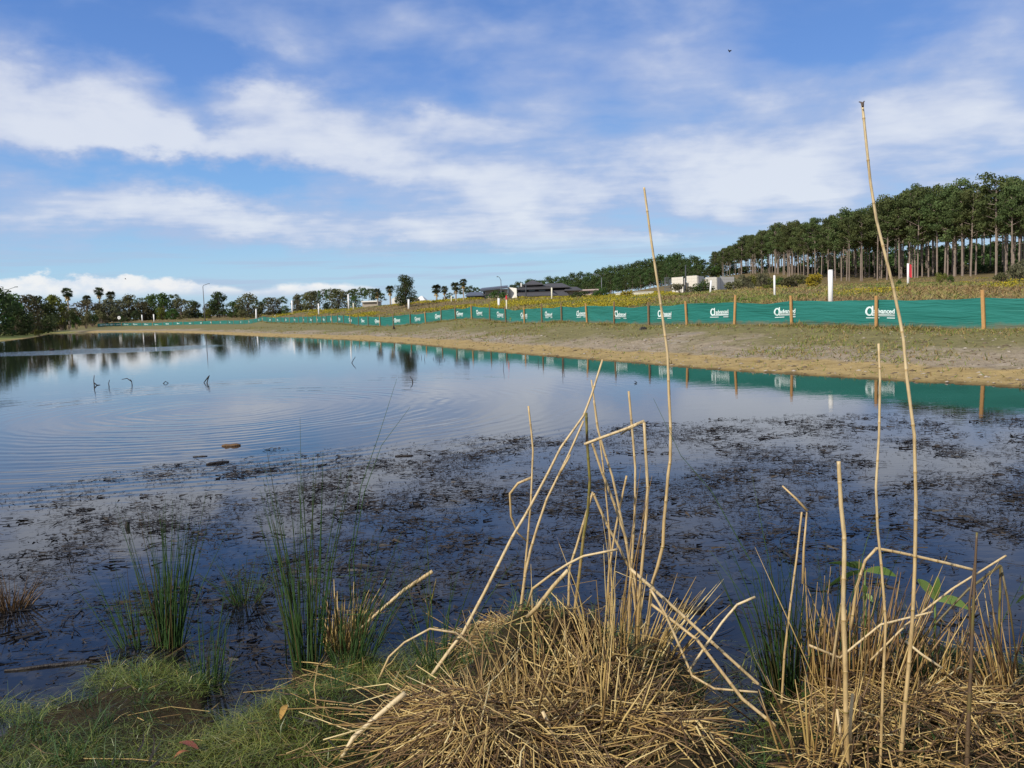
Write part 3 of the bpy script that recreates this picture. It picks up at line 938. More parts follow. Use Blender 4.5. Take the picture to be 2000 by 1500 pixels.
def hill_woods():
    g = np.random.default_rng(21)
    tops = [(1005, 556), (1015, 550), (1035, 546), (1060, 543), (1090, 539), (1120, 535), (1150, 533), (1175, 527), (1200, 520), (1225, 518), (1250, 512), (1275, 506), (1300, 497), (1325, 494), (1350, 500), (1372, 499), (1388, 512), (1415, 510)]
    tx = np.array([t[0] for t in tops], float); ty = np.array([t[1] for t in tops], float)
    for row in range(3):
        px = 1008.0 + row * 5
        while px < 1440:
            Y = np.interp(px, [1000, 1200, 1400], [560, 470, 400]) - row * 42
            top = np.interp(px, tx, ty) + row * 9 + g.normal() * 2.2
            x = (px - 1000) / FPX * Y
            z0 = gz(x, Y)
            h = W(px, top, Y)[2] - z0
            if h > 6:
                place_tree('hill_pine', 'hill', int(g.integers(4)), x, Y, h, g.uniform(.95, 1.25), label='round topped dark pine in the wood on the distant low hill', cat='pine tree', group='pines of the hill wood')
            px += g.uniform(13, 19)
hill_woods()

def far_pines():
    g = np.random.default_rng(31)
    for px, top in [(598, 573), (612, 569), (626, 566), (640, 563), (655, 562), (668, 566), (690, 564), (702, 562), (715, 560), (728, 561), (741, 561), (752, 569), (820, 576), (560, 578), (530, 580), (505, 583), (470, 584),
                    (884, 570), (912, 558), (925, 557), (936, 559), (948, 562), (300, 575), (352, 572), (140, 590), (385, 585), (282, 580)]:
        Y = 330 + g.uniform(-15, 40)
        x = (px - 1000) / FPX * Y
        z0 = gz(x, Y)
        place_tree('distant_pine', 'umbrella', int(g.integers(3)), x, Y, W(px, top, Y)[2] - z0, g.uniform(.8, 1.1), label='dark flat topped pine on the skyline far behind the meadow', cat='pine tree', group='far skyline pines')
far_pines()

LT = [  # px, top, depth, kind, width, label
    (-60, 545, 112, 'dark', 1.1, None), (-8, 556, 120, 'dark', .95, 'very dark tree at the left edge overhanging the grassy spit'),
    (22, 572, 130, 'green', .9, 'green tree with a sunlit top just below the arm of the half hidden street lamp'),
    (50, 574, 140, 'olive', 1.0, 'brownish crowned tree rising over the grassy spit'), (76, 576, 150, 'dark', 1.0, 'dark green tree with a domed crown and deep shade at its foot'),
    (108, 573, 176, 'yellow', .85, 'yellowish green tree next to the thick topped fan palm'), (64, 612, 136, 'olive', .9, None), (95, 615, 160, 'dark', 1.2, None),
    (125, 598, 213, 'olive', 1.05, None), (148, 600, 217, 'olive', 1.1, None), (172, 584, 216, 'olive', 1.25, 'wide olive tree standing at the water beside the tip of the sandy bank'),
    (196, 592, 222, 'dark', 1.0, None), (212, 582, 222, 'grey', 1.05, 'grey green tree with a pale leaning trunk behind the round white sign'), (236, 584, 232, 'grey', 1.1, None),
    (255, 574, 236, 'olive', .85, 'olive tree with a thin spire poking above the left treeline'), (283, 588, 236, 'olive', 1.2, None), (304, 573, 240, 'green', .8, None),
    (322, 571, 236, 'green', .95, 'bright green leafy tree standing out among olive neighbours behind the far fence'), (317, 600, 228, 'yellow', 1.0, None), (356, 582, 236, 'olive', 1.25, None),
    (384, 588, 242, 'dark', 1.0, None), (410, 592, 236, 'olive', 1.0, None), (408, 603, 226, 'yellow', .9, 'small yellow green tree at the foot of the tall street lamp'), (430, 569, 232, 'dark', 1.05, 'two headed dark tree right of the tall street lamp'),
    (458, 588, 226, 'green', 1.2, None), (487, 572, 218, 'olive', 1.05, 'rounded olive tree standing alone above the bend of the fence'), (512, 588, 240, 'dark', 1.2, None), (536, 580, 236, 'olive', 1.25, 'broad brownish tree behind the white egret'),
    (560, 596, 222, 'green', 1.0, None), (583, 574, 206, 'grey', .75, 'slim grey green tree between two tall white pipes'), (612, 567, 202, 'olive', 1.0, 'tall yellowish olive tree right of the slim grey tree'), (600, 592, 226, 'dark', 1.5, None),
    (640, 590, 222, 'dark', 1.4, None), (663, 563, 208, 'olive', 1.15, 'large dense olive tree left of the tallest white pipe'), (697, 578, 186, 'green', 1.1, 'fresh green bushy tree right of the tallest white pipe'), (720, 590, 206, 'dark', 1.2, None),
    (475, 600, 222, 'dark', 1.1, None), (338, 602, 226, 'green', 1.2, None), (226, 610, 216, 'olive', 1.4, None), (268, 606, 222, 'dark', 1.2, None), (140, 622, 214, 'dark', 1.4, None), (112, 618, 176, 'olive', 1.4, None), (40, 600, 128, 'dark', 1.2, None),
    (30, 625, 126, 'dark', 1.5, None), (-40, 590, 114, 'dark', 1.4, None), (-130, 540, 104, 'olive', 1.2, None), (-210, 530, 100, 'dark', 1.2, None), (735, 594, 190, 'green', 1.2, None), (80, 630, 148, 'dark', 1.6, None), (160, 625, 208, 'dark', 1.5, None),
    (820, 588, 160, 'olive', .9, None), (872, 578, 150, 'grey', .9, 'dull grey green tree between the two palm groups'),
]
for i, (px, top, Y, kd, wd, lb) in enumerate(LT):
    x = (px - 1000) / FPX * Y + 0.0
    p = W(px, 640, Y); x = p[0]
    z0 = gz(x, Y)
    h = W(px, top, Y)[2] - z0
    place_tree('broadleaf_tree', kd, i, x, Y, h, wd, label=lb or 'leafy tree blending into the low treeline beyond the water', cat='tree', group=None if lb else 'trees of the low treeline')
p = W(793, 600, 104)
place_tree('broadleaf_tree', 'tall', 0, p[0], 104, W(793, 536, 104)[2] - gz(p[0], 104), .80, label='tall dense dark tree standing alone in front of the white gabled house', cat='tree')

# fan palms
def make_palm(seed, droop=.3):
    """unit crown (radius about 1) round its hub, unit trunk, ragged skirt of dead fronds"""
    g = np.random.default_rng(seed)
    mb = MB()
    for i in range(54):
        el = g.uniform(-.75, 1.25); a = g.random() * 6.283
        d = np.array([math.cos(a) * math.cos(el), math.sin(a) * math.cos(el), math.sin(el)])
        hub = d * g.uniform(.40, .55)
        side = unit(np.cross(d, [0, 0, 1])); upv = np.cross(side, d)
        mb.tube([np.zeros(3), hub], [.02, .015], 3, False, .5)
        fl = g.uniform(.42, .55)
        t = .25 + .75 * g.random() if el > -.2 else g.random() * .35
        for j in range(9):
            q = (j - 4) / 4 * 1.35
            f = d * math.cos(q) + side * math.sin(q) - upv * .15
            f2 = unit(f - np.array([0, 0, droop]))
            w = np.cross(f, upv) * .05
            m1 = hub + f * fl * .55
            mb.add([hub, m1 + w, m1 + f2 * fl * .5, m1 - w], [(0, 1, 2, 3)], t)
    cr = bpy.data.meshes.new('crown'); cr.from_pydata(mb.v, [], mb.f); cr.materials.append(LEAF['palm'])
    cr.attributes.new('tint', 'FLOAT', 'POINT').data.foreach_set('value', np.array(mb.t, dtype=np.float32))
    t = MB(); t.tube([(0, 0, -.06), (0, 0, .3), (0, 0, .65), (0, 0, .97)], [1.5, 1.1, 1.0, .95], 8)
    trk = bpy.data.meshes.new('trunk'); trk.from_pydata(t.v, [], t.f); trk.materials.append(PALEBARK)
    sk = MB()
    for i in range(90):
        a = g.random() * 6.283; h = g.uniform(-.8, .05); l = g.uniform(.25, .5)
        d = np.array([math.cos(a), math.sin(a), 0]); b = np.array([0, 0, h]) + d * .14
        sd_ = np.cross(d, [0, 0, 1]) * .06; e = b + d * g.uniform(.1, .35) - np.array([0, 0, l])
        sk.add([b - sd_ * .4, b + sd_ * .4, e + sd_, e - sd_], [(0, 1, 2, 3)], g.random())
    skm = bpy.data.meshes.new('dead_frond_skirt'); skm.from_pydata(sk.v, [], sk.f); skm.materials.append(STRAW)
    skm.attributes.new('tint', 'FLOAT', 'POINT').data.foreach_set('value', np.array(sk.t, dtype=np.float32))
    return trk, cr, skm
PALMS = [make_palm(400, .3), make_palm(401, .5)]
def palm(px, top, base, Y, v, wpx, label, skirt=True):
    """wpx: crown width in the photograph"""
    p = W(px, base, Y); z0 = gz(p[0], Y)
    rad = wpx / 2 / FPX * Y
    H = W(px, top, Y)[2] - z0 - rad * .85
    e = empty('fan_palm', (p[0], Y, z0), random.random() * 6)
    trk, cr, sk = PALMS[v]
    t = link('trunk', trk, e); r = rad * .11; t.scale = (r, r, H)
    c = link('crown', cr, e, (0, 0, H)); c.scale = (rad * .95,) * 3
    if skirt:
        k_ = link('dead_frond_skirt', sk, e, (0, 0, H)); k_.scale = (rad,) * 3
    tag(e, label, 'palm tree', 'fan palms around the pond')
palm(136, 560, 632, 200, 0, 27, 'fan palm with a ball shaped crown and shaggy trunk, farthest left of the palms')
palm(198, 559, 632, 232, 0, 24, 'slender fan palm showing a bare thin trunk against the sky')
palm(173, 575, 632, 236, 1, 22, 'low fan palm peeping out between the ball crowned palm and the slender palm')
palm(220, 567, 630, 238, 1, 24, 'fan palm half hidden in the trees just right of the slender palm')
palm(763, 556, 601, 124, 1, 22, 'fan palm partly hidden behind the tall lone dark tree')
palm(738, 562, 601, 136, 0, 20, 'dim fan palm left of the white gabled house')
palm(853, 554, 589, 118, 1, 26, 'stout fan palm with a broad crown in the middle of the meadow edge')
palm(869, 557, 588, 126, 0, 19, 'smaller fan palm tucked behind the stout palm')
palm(891, 549, 592, 108, 1, 25, 'shaggy fan palm with brown skirt beside the tallest palm of the pair')
palm(906, 543, 591, 110, 0, 20, 'tall fan palm with pale trunk, right of the shaggy palm')

# bushes
def make_bush(seed, leafkind, nb=9, per=80, size=.06):
    g = np.random.default_rng(seed)
    bl = [(g.uniform(-.5, .5), g.uniform(-.35, .35), g.uniform(.2, .7), g.uniform(.2, .32), g.uniform(.18, .30)) for _ in range(nb)]
    mb = MB()
    for b in bl: mb.tube([(0, 0, -.1), (b[0] * .5, b[1] * .5, b[2] * .5), b[:3]], [.03, .02, .01], 4, False)
    tr = bpy.data.meshes.new('stems'); tr.from_pydata(mb.v, [], mb.f); tr.materials.append(BARK)
    return tr, crown_mesh('foliage', bl, per, size, seed + 5, LEAF[leafkind])
BUSH = {kd: [make_bush(500 + 7 * i + 31 * j, kd) for i in range(2)] for j, kd in enumerate(('olive', 'green', 'flower', 'grey', 'dark', 'yellow'))}
def bush(px, top, base, Y, kd, wpx, label, i=0, group=None):
    p = W(px, base, Y); z0 = gz(p[0], Y)
    h = max(.5, (W(px, top, Y)[2] - z0) / .95); w = wpx / FPX * Y / 1.35
    e = empty('bush', (p[0], Y, z0), random.choice((0, .4, -.4, 3.1)))
    e.scale = (w, w * .8, h)
    tr, fo = BUSH[kd][i % 2]
    link('stems', tr, e); link('foliage', fo, e)
    tag(e, label, 'bush', group)
bush(1590, 533, 560, 95, 'flower', 52, 'rounded bush full of yellow flowers left of the thickest white pipe')
bush(1545, 533, 562, 110, 'olive', 52, 'wide dull olive bush beside the yellow flowering bush', 1)
bush(1492, 524, 560, 112, 'grey', 30, 'tall tan and dark bush right behind the thin upright white pipe')
bush(1372, 545, 572, 92, 'green', 46, 'green bush in front of the pale block walls, left of the tilted white pipe')
bush(1330, 552, 576, 90, 'grey', 44, 'grey green bush below the pale block walls beside the dark pole', 1)
bush(1428, 545, 571, 92, 'olive', 44, 'olive bush hiding the right end of the pale block walls')
bush(1452, 543, 569, 100, 'grey', 40, 'dry grey bush at the right end of the block walls', 1)
bush(1500, 556, 578, 70, 'yellow', 26, 'low yellow green bush at the foot of the thin upright white pipe')
bush(1172, 559, 580, 125, 'green', 30, 'dark green bush at the foot of the street lamp near the low pale wall')
bush(1130, 567, 582, 118, 'dark', 36, 'dark shrub in front of the right wing of the grey roofed house')
bush(885 + 40, 579, 590, 112, 'green', 16, 'small green bush under the blue grey roof', 1)
bush(970, 565, 586, 118, 'green', 40, 'dark green bush in front of the house with the white gable')
bush(812, 578, 590, 118, 'olive', 22, 'olive bush right of the tall lone dark tree')
bush(1990, 505, 553, 120, 'grey', 46, 'tall grey green bush at the right edge of the meadow')
bush(1960, 525, 552, 128, 'olive', 40, 'olive bush beside the tall grey green bush', 1)
bush(1838, 530, 552, 130, 'yellow', 22, 'young yellow green sapling in front of the pine trunks')
bush(1855, 536, 553, 126, 'green', 18, 'small green sapling beside the yellow green one', 1)
bush(76, 641, 656, 124, 'yellow', 20, 'rounded sunlit bush on the tip of the grassy spit at the far left')
bush(232 + 10, 619, 630, 212, 'dark', 14, 'low dark bush right of the round white sign')
bush(208, 624, 632, 211, 'olive', 9, 'small bush left of the round white sign', 1)
bush(250, 618, 630, 213, 'olive', 12, 'second low bush right of the round white sign')
bush(1225, 566, 584, 100, 'flower', 40, 'yellow flowering bush in front of the low pale wall')
bush(1755, 545, 557, 66, 'green', 14, 'small green bush by the red and white post', 1)
for i in range(44):
    px = 105 + 15.5 * i + random.uniform(-5, 5); Y = float(np.interp(px, [100, 250, 450, 600, 790], [165, 240, 250, 232, 190]))
    bush(px, 607 - random.uniform(0, 10), 634, Y, ['dark', 'olive', 'dark', 'green', 'olive'][i % 5], 26, 'shrub filling the gaps at the foot of the low treeline', i, 'shrubs under the low treeline')
for i in range(22):
    px = 1395 + 9.5 * i + random.uniform(-4, 4); Y = random.uniform(165, 230)
    bush(px, 541 - random.uniform(0, 9), 558, Y, ['olive', 'grey', 'yellow', 'olive', 'green'][i % 5], 30, 'scrubby olive bush on the slope between the block walls and the pines', i, 'scrub on the slope below the pines')
for i in range(26):
    px = 1380 + 25 * i + random.uniform(-9, 9); Y = 95 / (px - 1000) * FPX * 1.02 + 18
    Y = min(max(Y, 165), 380)
    bush(px, 518 - random.uniform(0, 12) * (px > 1800), 544, Y, ['dark', 'green', 'dark', 'olive'][i % 4], 42, 'dark undergrowth bush among the plantation trunks', i, 'undergrowth in the plantation')

# ------------------------------------------------------------------ meadow plants
def scatter_weeds():
    g = np.random.default_rng(41)
    N = 230000
    u = g.random(N); r = 22 * (260 / 22) ** u
    a = R(1) * g.uniform(-33, 34, N)
    x, y = r * np.sin(a), r * np.cos(a)
    fs = fence_side(x, y)
    ok = (fs > .45) & (fs < 150) & (x < 92 + 0 * y)
    x, y, r, fs = x[ok], y[ok], r[ok], fs[ok]
    keep = g.random(len(x)) < np.clip(.9 * fbm(x * .3, y * .3), .35, 1)
    x, y, r = x[keep][:85000], y[keep][:85000], r[keep][:85000]
    z = ground_z(x, y)
    big = fbm(x * .09 + 3, y * .09 + 8, 3); tall = fbm(x * .22, y * .22 + 30, 3)
    n = len(x)
    k = 3
    X = np.repeat(np.c_[x, y, z], k, 0) + np.c_[g.normal(size=(n * k, 2)) * .12, np.full(n * k, -.03)]
    rr = np.repeat(r, k)
    d = unit(np.c_[g.normal(size=(n * k, 2)) * .85, np.ones(n * k)])
    L = (.08 + .20 * g.random(n * k) ** 1.5) * (.5 + np.repeat(tall, k) * 1.0)
    w = (.018 + .035 * g.random(n * k)) * (1 + rr / 45)
    side = unit(np.c_[g.normal(size=(n * k, 2)), np.zeros(n * k)])
    V, Fq, bid = ribbons(X, d, L, w, np.c_[g.normal(size=(n * k, 2)) * .3, -.15 * np.ones(n * k)], side, 2, .2)
    t = np.clip(np.repeat(big, k) * 1.9 - .45 + g.normal(size=n * k) * .22, 0, 1)
    tag(link('meadow_weeds', mesh_np('meadow_weeds', V, Fq, WEED, False, {'tint': t[bid]})), 'dry brown and green weeds covering the slope behind the fence', None, None, 'stuff')
    # yellow flowers in drifts
    px = 1000 + x / y * FPX
    drift = fbm(x * .17 + 40, y * .22 + 2, 3) + np.where((px < 1320) & (px > 480), .10, -.10) + np.where((px > 1130) & (px < 1290) & (y < 75), .07, 0) + np.where((px > 900) & (px < 1120) & (y > 70), .05, 0)
    sel = drift > .715
    fx, fy, fz, fr = x[sel], y[sel], z[sel], r[sel]
    k = 12; n = len(fx)
    C = np.repeat(np.c_[fx, fy, fz], k, 0) + np.c_[g.normal(size=(n * k, 2)) * .22, g.uniform(.06, .30, n * k)]
    s = (.012 + .016 * g.random(n * k)) * (1 + np.repeat(fr, k) / 70)
    nn = unit(g.normal(size=(n * k, 3)) + [0, -.4, .8]); A = unit(np.cross(nn, unit(g.normal(size=(n * k, 3))))); B = np.cross(nn, A)
    V = np.stack([C - A * s[:, None], C - B * s[:, None], C + A * s[:, None], C + B * s[:, None]], 1).reshape(-1, 3)
    T = np.repeat(g.random(n * k) ** .8, 4)
    tag(link('yellow_wildflowers', mesh_np('yellow_wildflowers', V, np.arange(len(V)).reshape(-1, 4), FLOWER, False, {'tint': T})), 'drifts of yellow wildflowers on the meadow', None, None, 'stuff')
scatter_weeds()

def scatter_bank():
    """short turf, clods and litter on the far bank between water and fence"""
    g = np.random.default_rng(43)
    N = 120000
    r = 13 * (110 / 13) ** g.random(N); a = R(1) * g.uniform(-27, 36, N)
    x, y = r * np.sin(a), r * np.cos(a)
    s = pond_dist(x, y); fs = fence_side(x, y)
    ok = (s > .15) & (fs < -.1) & (y > 10)
    x, y, r, s, fs = x[ok], y[ok], r[ok], s[ok], fs[ok]
    tn = fbm(x * .35, y * .35, 3)
    p = np.clip((tn - .5) * 4 + np.clip(1.6 + fs, 0, 1) * .9, 0, 1) * (s > 2.0) + .05
    sel = g.random(len(x)) < p
    x1, y1, r1 = x[sel][:42000], y[sel][:42000], r[sel][:42000]
    z1 = ground_z(x1, y1); n = len(x1); k = 3
    X = np.repeat(np.c_[x1, y1, z1 - .01], k, 0) + np.c_[g.normal(size=(n * k, 2)) * .05, np.zeros(n * k)]
    L = .03 + .10 * g.random(n * k) ** 1.5; w = (.010 + .012 * g.random(n * k)) * (1 + np.repeat(r1, k) / 30)
    V, Fq, bid = ribbons(X, unit(np.c_[g.normal(size=(n * k, 2)) * .8, np.ones(n * k)]), L, w, np.c_[g.normal(size=(n * k, 2)) * .3, np.zeros(n * k)], unit(np.c_[g.normal(size=(n * k, 2)), np.zeros(n * k)]), 1, .2)
    t = np.clip(.55 + g.normal(size=n * k) * .3, 0, 1)
    tag(link('bank_turf', mesh_np('bank_turf', V, Fq, WEED, False, {'tint': t[bid]})), 'thin patchy turf on the far bank', None, None, 'stuff')
    # weeds and spoil heaped against the foot of the fence
    m = 9000
    ss = ARC[-1] - (ARC[-1] * .62) * g.random(m) ** 1.6; ss = np.minimum(ss, ARC[-1] - .02)
    bx = np.interp(ss, ARC, SP[:, 0]); by = np.interp(ss, ARC, SP[:, 1])
    ii = np.clip(np.searchsorted(ARC, ss) - 1, 0, len(ARC) - 2)
    e = unit(SP[ii + 1, :2] - SP[ii, :2]); o_ = .06 + .35 * g.random(m) ** 1.6
    X0 = np.c_[bx + e[:, 1] * o_, by - e[:, 0] * o_]
    hp = fbm(ss * .9, ss * 0 + 3, 3)
    kk = g.random(m) < np.clip((hp - .35) * 3.2, .06, 1); X0, o_, hp = X0[kk], o_[kk], hp[kk]; m = len(X0); k = 4
    X = np.repeat(np.c_[X0, ground_z(X0[:, 0], X0[:, 1])], k, 0) + np.c_[g.normal(size=(m * k, 2)) * .04, np.zeros(m * k)]
    rr = np.repeat(np.hypot(X0[:, 0], X0[:, 1]), k)
    V, Fq, bid = ribbons(X, unit(np.c_[g.normal(size=(m * k, 2)) * .9, np.ones(m * k)]), (.04 + .16 * g.random(m * k) ** 2) * np.repeat(np.clip(hp * 2 - .3, .3, 1.3), k), (.012 + .014 * g.random(m * k)) * (1 + rr / 60),
                         np.c_[g.normal(size=(m * k, 2)) * .3, -.1 * np.ones(m * k)], unit(np.c_[g.normal(size=(m * k, 2)), np.zeros(m * k)]), 2, .2)
    tag(link('fence_foot_weeds', mesh_np('fence_foot_weeds', V, Fq, WEED, False, {'tint': np.clip(.4 + .35 * g.normal(size=m * k), 0, 1)[bid]})), 'weeds and crumbs of soil along the foot of the fence', None, None, 'stuff')
    sel = (g.random(len(x)) < .16) & (r < 60)
    x2, y2 = x[sel][:7000], y[sel][:7000]; z2 = ground_z(x2, y2); n = len(x2)
    sz = (.012 + .05 * g.random(n) ** 3.2)[:, None]
    oct_ = np.array([(1, 0, 0), (0, 1, 0), (-1, 0, 0), (0, -1, 0), (0, 0, .6), (0, 0, -.6)])
    V = (np.c_[x2, y2, z2][:, None] + (oct_[None] * (.6 + .8 * g.random((n, 6, 1)))) * sz[:, None] * np.array([1.3, 1.0, .8])).reshape(-1, 3)
    f = np.array([(0, 1, 4), (1, 2, 4), (2, 3, 4), (3, 0, 4), (1, 0, 5), (2, 1, 5), (3, 2, 5), (0, 3, 5)])
    Fq = (np.arange(n)[:, None, None] * 6 + f[None]).reshape(-1, 3)
    CL = tint_mat('clods', [(0, (.07, .05, .03)), (.6, (.20, .155, .11)), (1, (.42, .37, .31))], .9, .1)
    tag(link('clods', mesh_np('clods', V, Fq, CL, False, {'tint': np.repeat(g.random(n), 6)})), 'clods and pebbles strewn over the sandy bank', None, None, 'stuff')
scatter_bank()

# a deep mass of the same wood farther back, too dense to tell the trees apart
def wood_mass():
    g = np.random.default_rng(61)
    Vs, Fs, Ts, b = [], [], [], 0
    mb = MB()
    for i in range(430):
        t = g.random()
        y = 135 + 330 * t; x = 128 + 6 * g.random() + 62 * g.random() + (t > .8) * g.uniform(-20, 20)
        px = 1000 + x / y * FPX
        if px < 1395 or px > 2300: continue
        z = gz(x, y); h = g.uniform(15, 19)
        bl = [(x + g.normal() * 1.6, y + g.normal() * 1.6, z + h * q, g.uniform(1.2, 2.0), g.uniform(.9, 1.5)) for q in np.r_[g.uniform(.03, .36, 5), g.uniform(.6, .93, 3)]]
        V, F, T = leaf_cloud(bl, 26, .55, 900 + i)
        Vs.append(V); Fs.append(F + b); Ts.append(T); b += len(V)
    me = mesh_np('woodland_mass', np.concatenate(Vs), np.concatenate(Fs), LEAF['hill'], False, {'tint': np.concatenate(Ts)})
    tag(link('woodland_mass', me), 'deep dark wood closing the plantation behind its trunks', None, None, 'stuff')
wood_mass()

# ------------------------------------------------------------------ pipes, posts, lamps
def W2(px, py, Y): return W(px, py, Y)
def pipe(name, px, top, base, Y, wpx, m, label, cat, lean=0.0, group=None, extra=None, sides=14):
    p = W(px, base, Y); z0 = gz(p[0], Y)
    q = W(px + lean, top, Y)
    r = wpx / 2 / FPX * Y
    e = empty(name, (p[0], Y, z0))
    inv = np.array([p[0], Y, z0])
    mb = MB(); a = np.array([0, 0, -.3]); b = q - inv
    mb.tube([a, b * .5 + a * .5, b], r, sides)
    mb.build('post', m, e, True)
    cp = MB(); cp.tube([b, b + np.array([0, 0, r * .25])], [r * 1.06, r * .9], sides); cp.build('cap', m, e)
    if extra: extra(e, b, r)
    tag(e, label, cat, group)
    return e
pipe('upright_pipe', 1622, 528, 588, 33, 9, PVC, 'thickest white upright pipe, standing just behind the green fence', 'pipe')
pipe('marker_post', 1513, 538, 580, 46, 3.8, PVC, 'thin upright white pipe halfway up the slope, beside the tall tan bush', 'post', -.6)
pipe('marker_post', 1386.5, 548, 570, 68, 3.6, PVC, 'tilted white pipe in front of the pale block walls', 'post', 2.5)
def red_flag(e, b, r):
    mb = MB()
    V = []
    for i in range(6):
        for j in range(5):
            V.append((r + .01 + .16 * i / 5, .02 * math.sin(i * 1.7 + j * .6) - .0, b[2] - .03 - .85 * j / 4 - .05 * i / 5))
    mb.add(V, [(i * 5 + j, (i + 1) * 5 + j, (i + 1) * 5 + j + 1, i * 5 + j + 1) for i in range(5) for j in range(4)])
    V2 = [(v[0], v[1] + .012, v[2]) for v in V]
    mb.add(V2, [(i * 5 + j, i * 5 + j + 1, (i + 1) * 5 + j + 1, (i + 1) * 5 + j) for i in range(5) for j in range(4)])
    mb.build('red_tape', REDTAPE, e, True)
pipe('marker_post', 1773.5, 515, 556, 58, 4.0, PVC, 'white post with a strip of red tape in front of the plantation', 'post', 0, None, red_flag)
pipe('upright_pipe', 974, 583, 599, 72, 4.6, PVC, 'short fat white pipe above the fence, right of the brown skirted palm', 'pipe')
def red_top(e, b, r):
    mb = MB(); mb.tube([b - np.array([0, 0, .25]), b + np.array([0, 0, .03])], r * 1.25, 10); mb.build('red_top', REDTAPE, e)
pipe('marker_post', 989, 578, 600, 60, 2.6, CREAM, 'slim pale post with a red top next to the short fat white pipe', 'post', 0, None, red_top)
pipe('upright_pipe', 798, 585, 598, 100, 3.8, PVC, 'white pipe at the foot of the tall lone dark tree', 'pipe')
pipe('marker_post', 1077.5, 562, 582, 100, 2.8, CREAM, 'cream post standing before the grey roofed house', 'post')
pipe('upright_pipe', 681, 575, 603, 120, 2.9, PVC, 'tallest white pipe in the middle of the meadow, by the dense olive tree', 'pipe', -1)
pipe('upright_pipe', 622, 593, 606, 128, 2.6, PVC, 'shorter white pipe between the two tall white pipes', 'pipe')
pipe('upright_pipe', 571, 587, 612, 142, 2.8, PVC, 'tall white pipe right of the white egret', 'pipe', -1)
pipe('upright_pipe', 500, 604, 621, 158, 2.6, PVC, 'white pipe above the fold of the fence, left of the white egret', 'pipe')
pipe('marker_post', 301, 614, 626, 214, 2.4, PVC, 'white post behind the far fence, right one of a leaning pair', 'post', -1)
pipe('marker_post', 278, 615, 625, 216, 2.2, PVC, 'white post behind the far fence, left one of a leaning pair', 'post', -1)
pipe('marker_post', 690, 592, 602, 118, 2.2, CREAM, 'short beige stub just right of the tallest white pipe', 'post')
pipe('marker_post', 881.5, 578, 591, 106, 2.2, CREAM, 'grey stub post between the two palm groups', 'post')

def lamp(px, top, base, Y, arm_px, label, wpx=1.6):
    p = W(px, base, Y); z0 = gz(p[0], Y); inv = np.array([p[0], Y, z0])
    H = W(px, top, Y)[2] - z0
    r = wpx / 2 / FPX * Y
    e = empty('street_lamp', inv)
    mb = MB(); mb.tube([(0, 0, -.2), (0, 0, H * .5), (0, 0, H - .4)], [r * 1.2, r, r * .8], 8); mb.build('pole', STEEL, e, True)
    ax = arm_px / FPX * Y; sg = 1 if ax > 0 else -1
    mb = MB(); mb.tube([(0, 0, H - .45), (sg * .15, 0, H - .15), (ax * .5, 0, H + .02), (ax * .85, 0, H + abs(ax) * .12)], r * .62, 6); mb.build('arm', STEEL, e, True)
    mb = MB(); mb.box((ax * .97, 0, H + abs(ax) * .13), (abs(ax) * .30, .28, .12)); mb.build('lamp_head', STEEL, e)
    tag(e, label, 'street lamp')
lamp(400, 556, 618, 214, 12, 'tall street lamp rising above the far treeline with its arm to the right')
lamp(21, 563, 632, 150, 17, 'street lamp half hidden in the trees at the far left, arm to the right')
lamp(979.5, 541, 582, 124, -7, 'street lamp beside the house with the white gable, arm to the left')
lamp(1175.5, 537, 576, 140, -14, 'street lamp before the hill wood with a long arm to the left')
pipe('light_pole', 1027, 555, 580, 128, 2.2, DARKMETAL, 'dark pole in front of the left wing of the grey roofed house', 'pole')
pipe('light_pole', 1339, 518, 571, 98, 2.4, DARKMETAL, 'dark pole standing in front of the pale block walls', 'pole')

def round_sign():
    Y = 214; p = W(232, 630, Y); z0 = gz(p[0], Y); inv = np.array([p[0], Y, z0])
    e = empty('round_sign', inv)
    c = W(232.5, 620.5, Y) - inv
    mb = MB(); mb.tube([(0, .06, -.2), (0, .06, c[2])], .04, 6); mb.build('post', STEEL, e)
    mb = MB(); mb.tube([c + [0, .02, 0], c - [0, .02, 0]], .40, 24); mb.build('disc', PVC, e)
    mb = MB()
    for a, b in (((-.06, .2), (-.14, -.02)), ((-.14, -.02), (.10, -.02)), ((.04, .12), (.04, -.2))):
        mb.tube([c + [a[0], -.03, a[1]], c + [b[0], -.03, b[1]]], .025, 4)
    mb.build('numeral', STEEL, e)
    tag(e, 'round white sign with a dark 4 behind the left end of the far fence', 'sign')
round_sign()

# ------------------------------------------------------------------ buildings
ROOF = flat_mat('dark_roof_tiles', (.075, .072, .075), .8, .2, .2, 1.2)
ROOFBLUE = flat_mat('blue_grey_roof', (.085, .10, .13), .6, .3, .2, 1.0)
FASCIA = flat_mat('dark_fascia', (.02, .02, .022), .6, .3, .2, 2)
WALLDARK = flat_mat('charcoal_render', (.05, .048, .05), .8, .2, .2, 1)
WALLBEIGE = flat_mat('beige_render', (.40, .345, .27), .8, .2, .12, 1)
WALLWHITE = flat_mat('white_render', (.76, .74, .68), .7, .2, .08, 1)
WALLPINK = flat_mat('pinkish_render', (.50, .40, .37), .8, .2, .1, 1)
GLASS = flat_mat('window_glass', (.02, .025, .03), .1, .6, .1, 1)
def tile_lines(m): return m

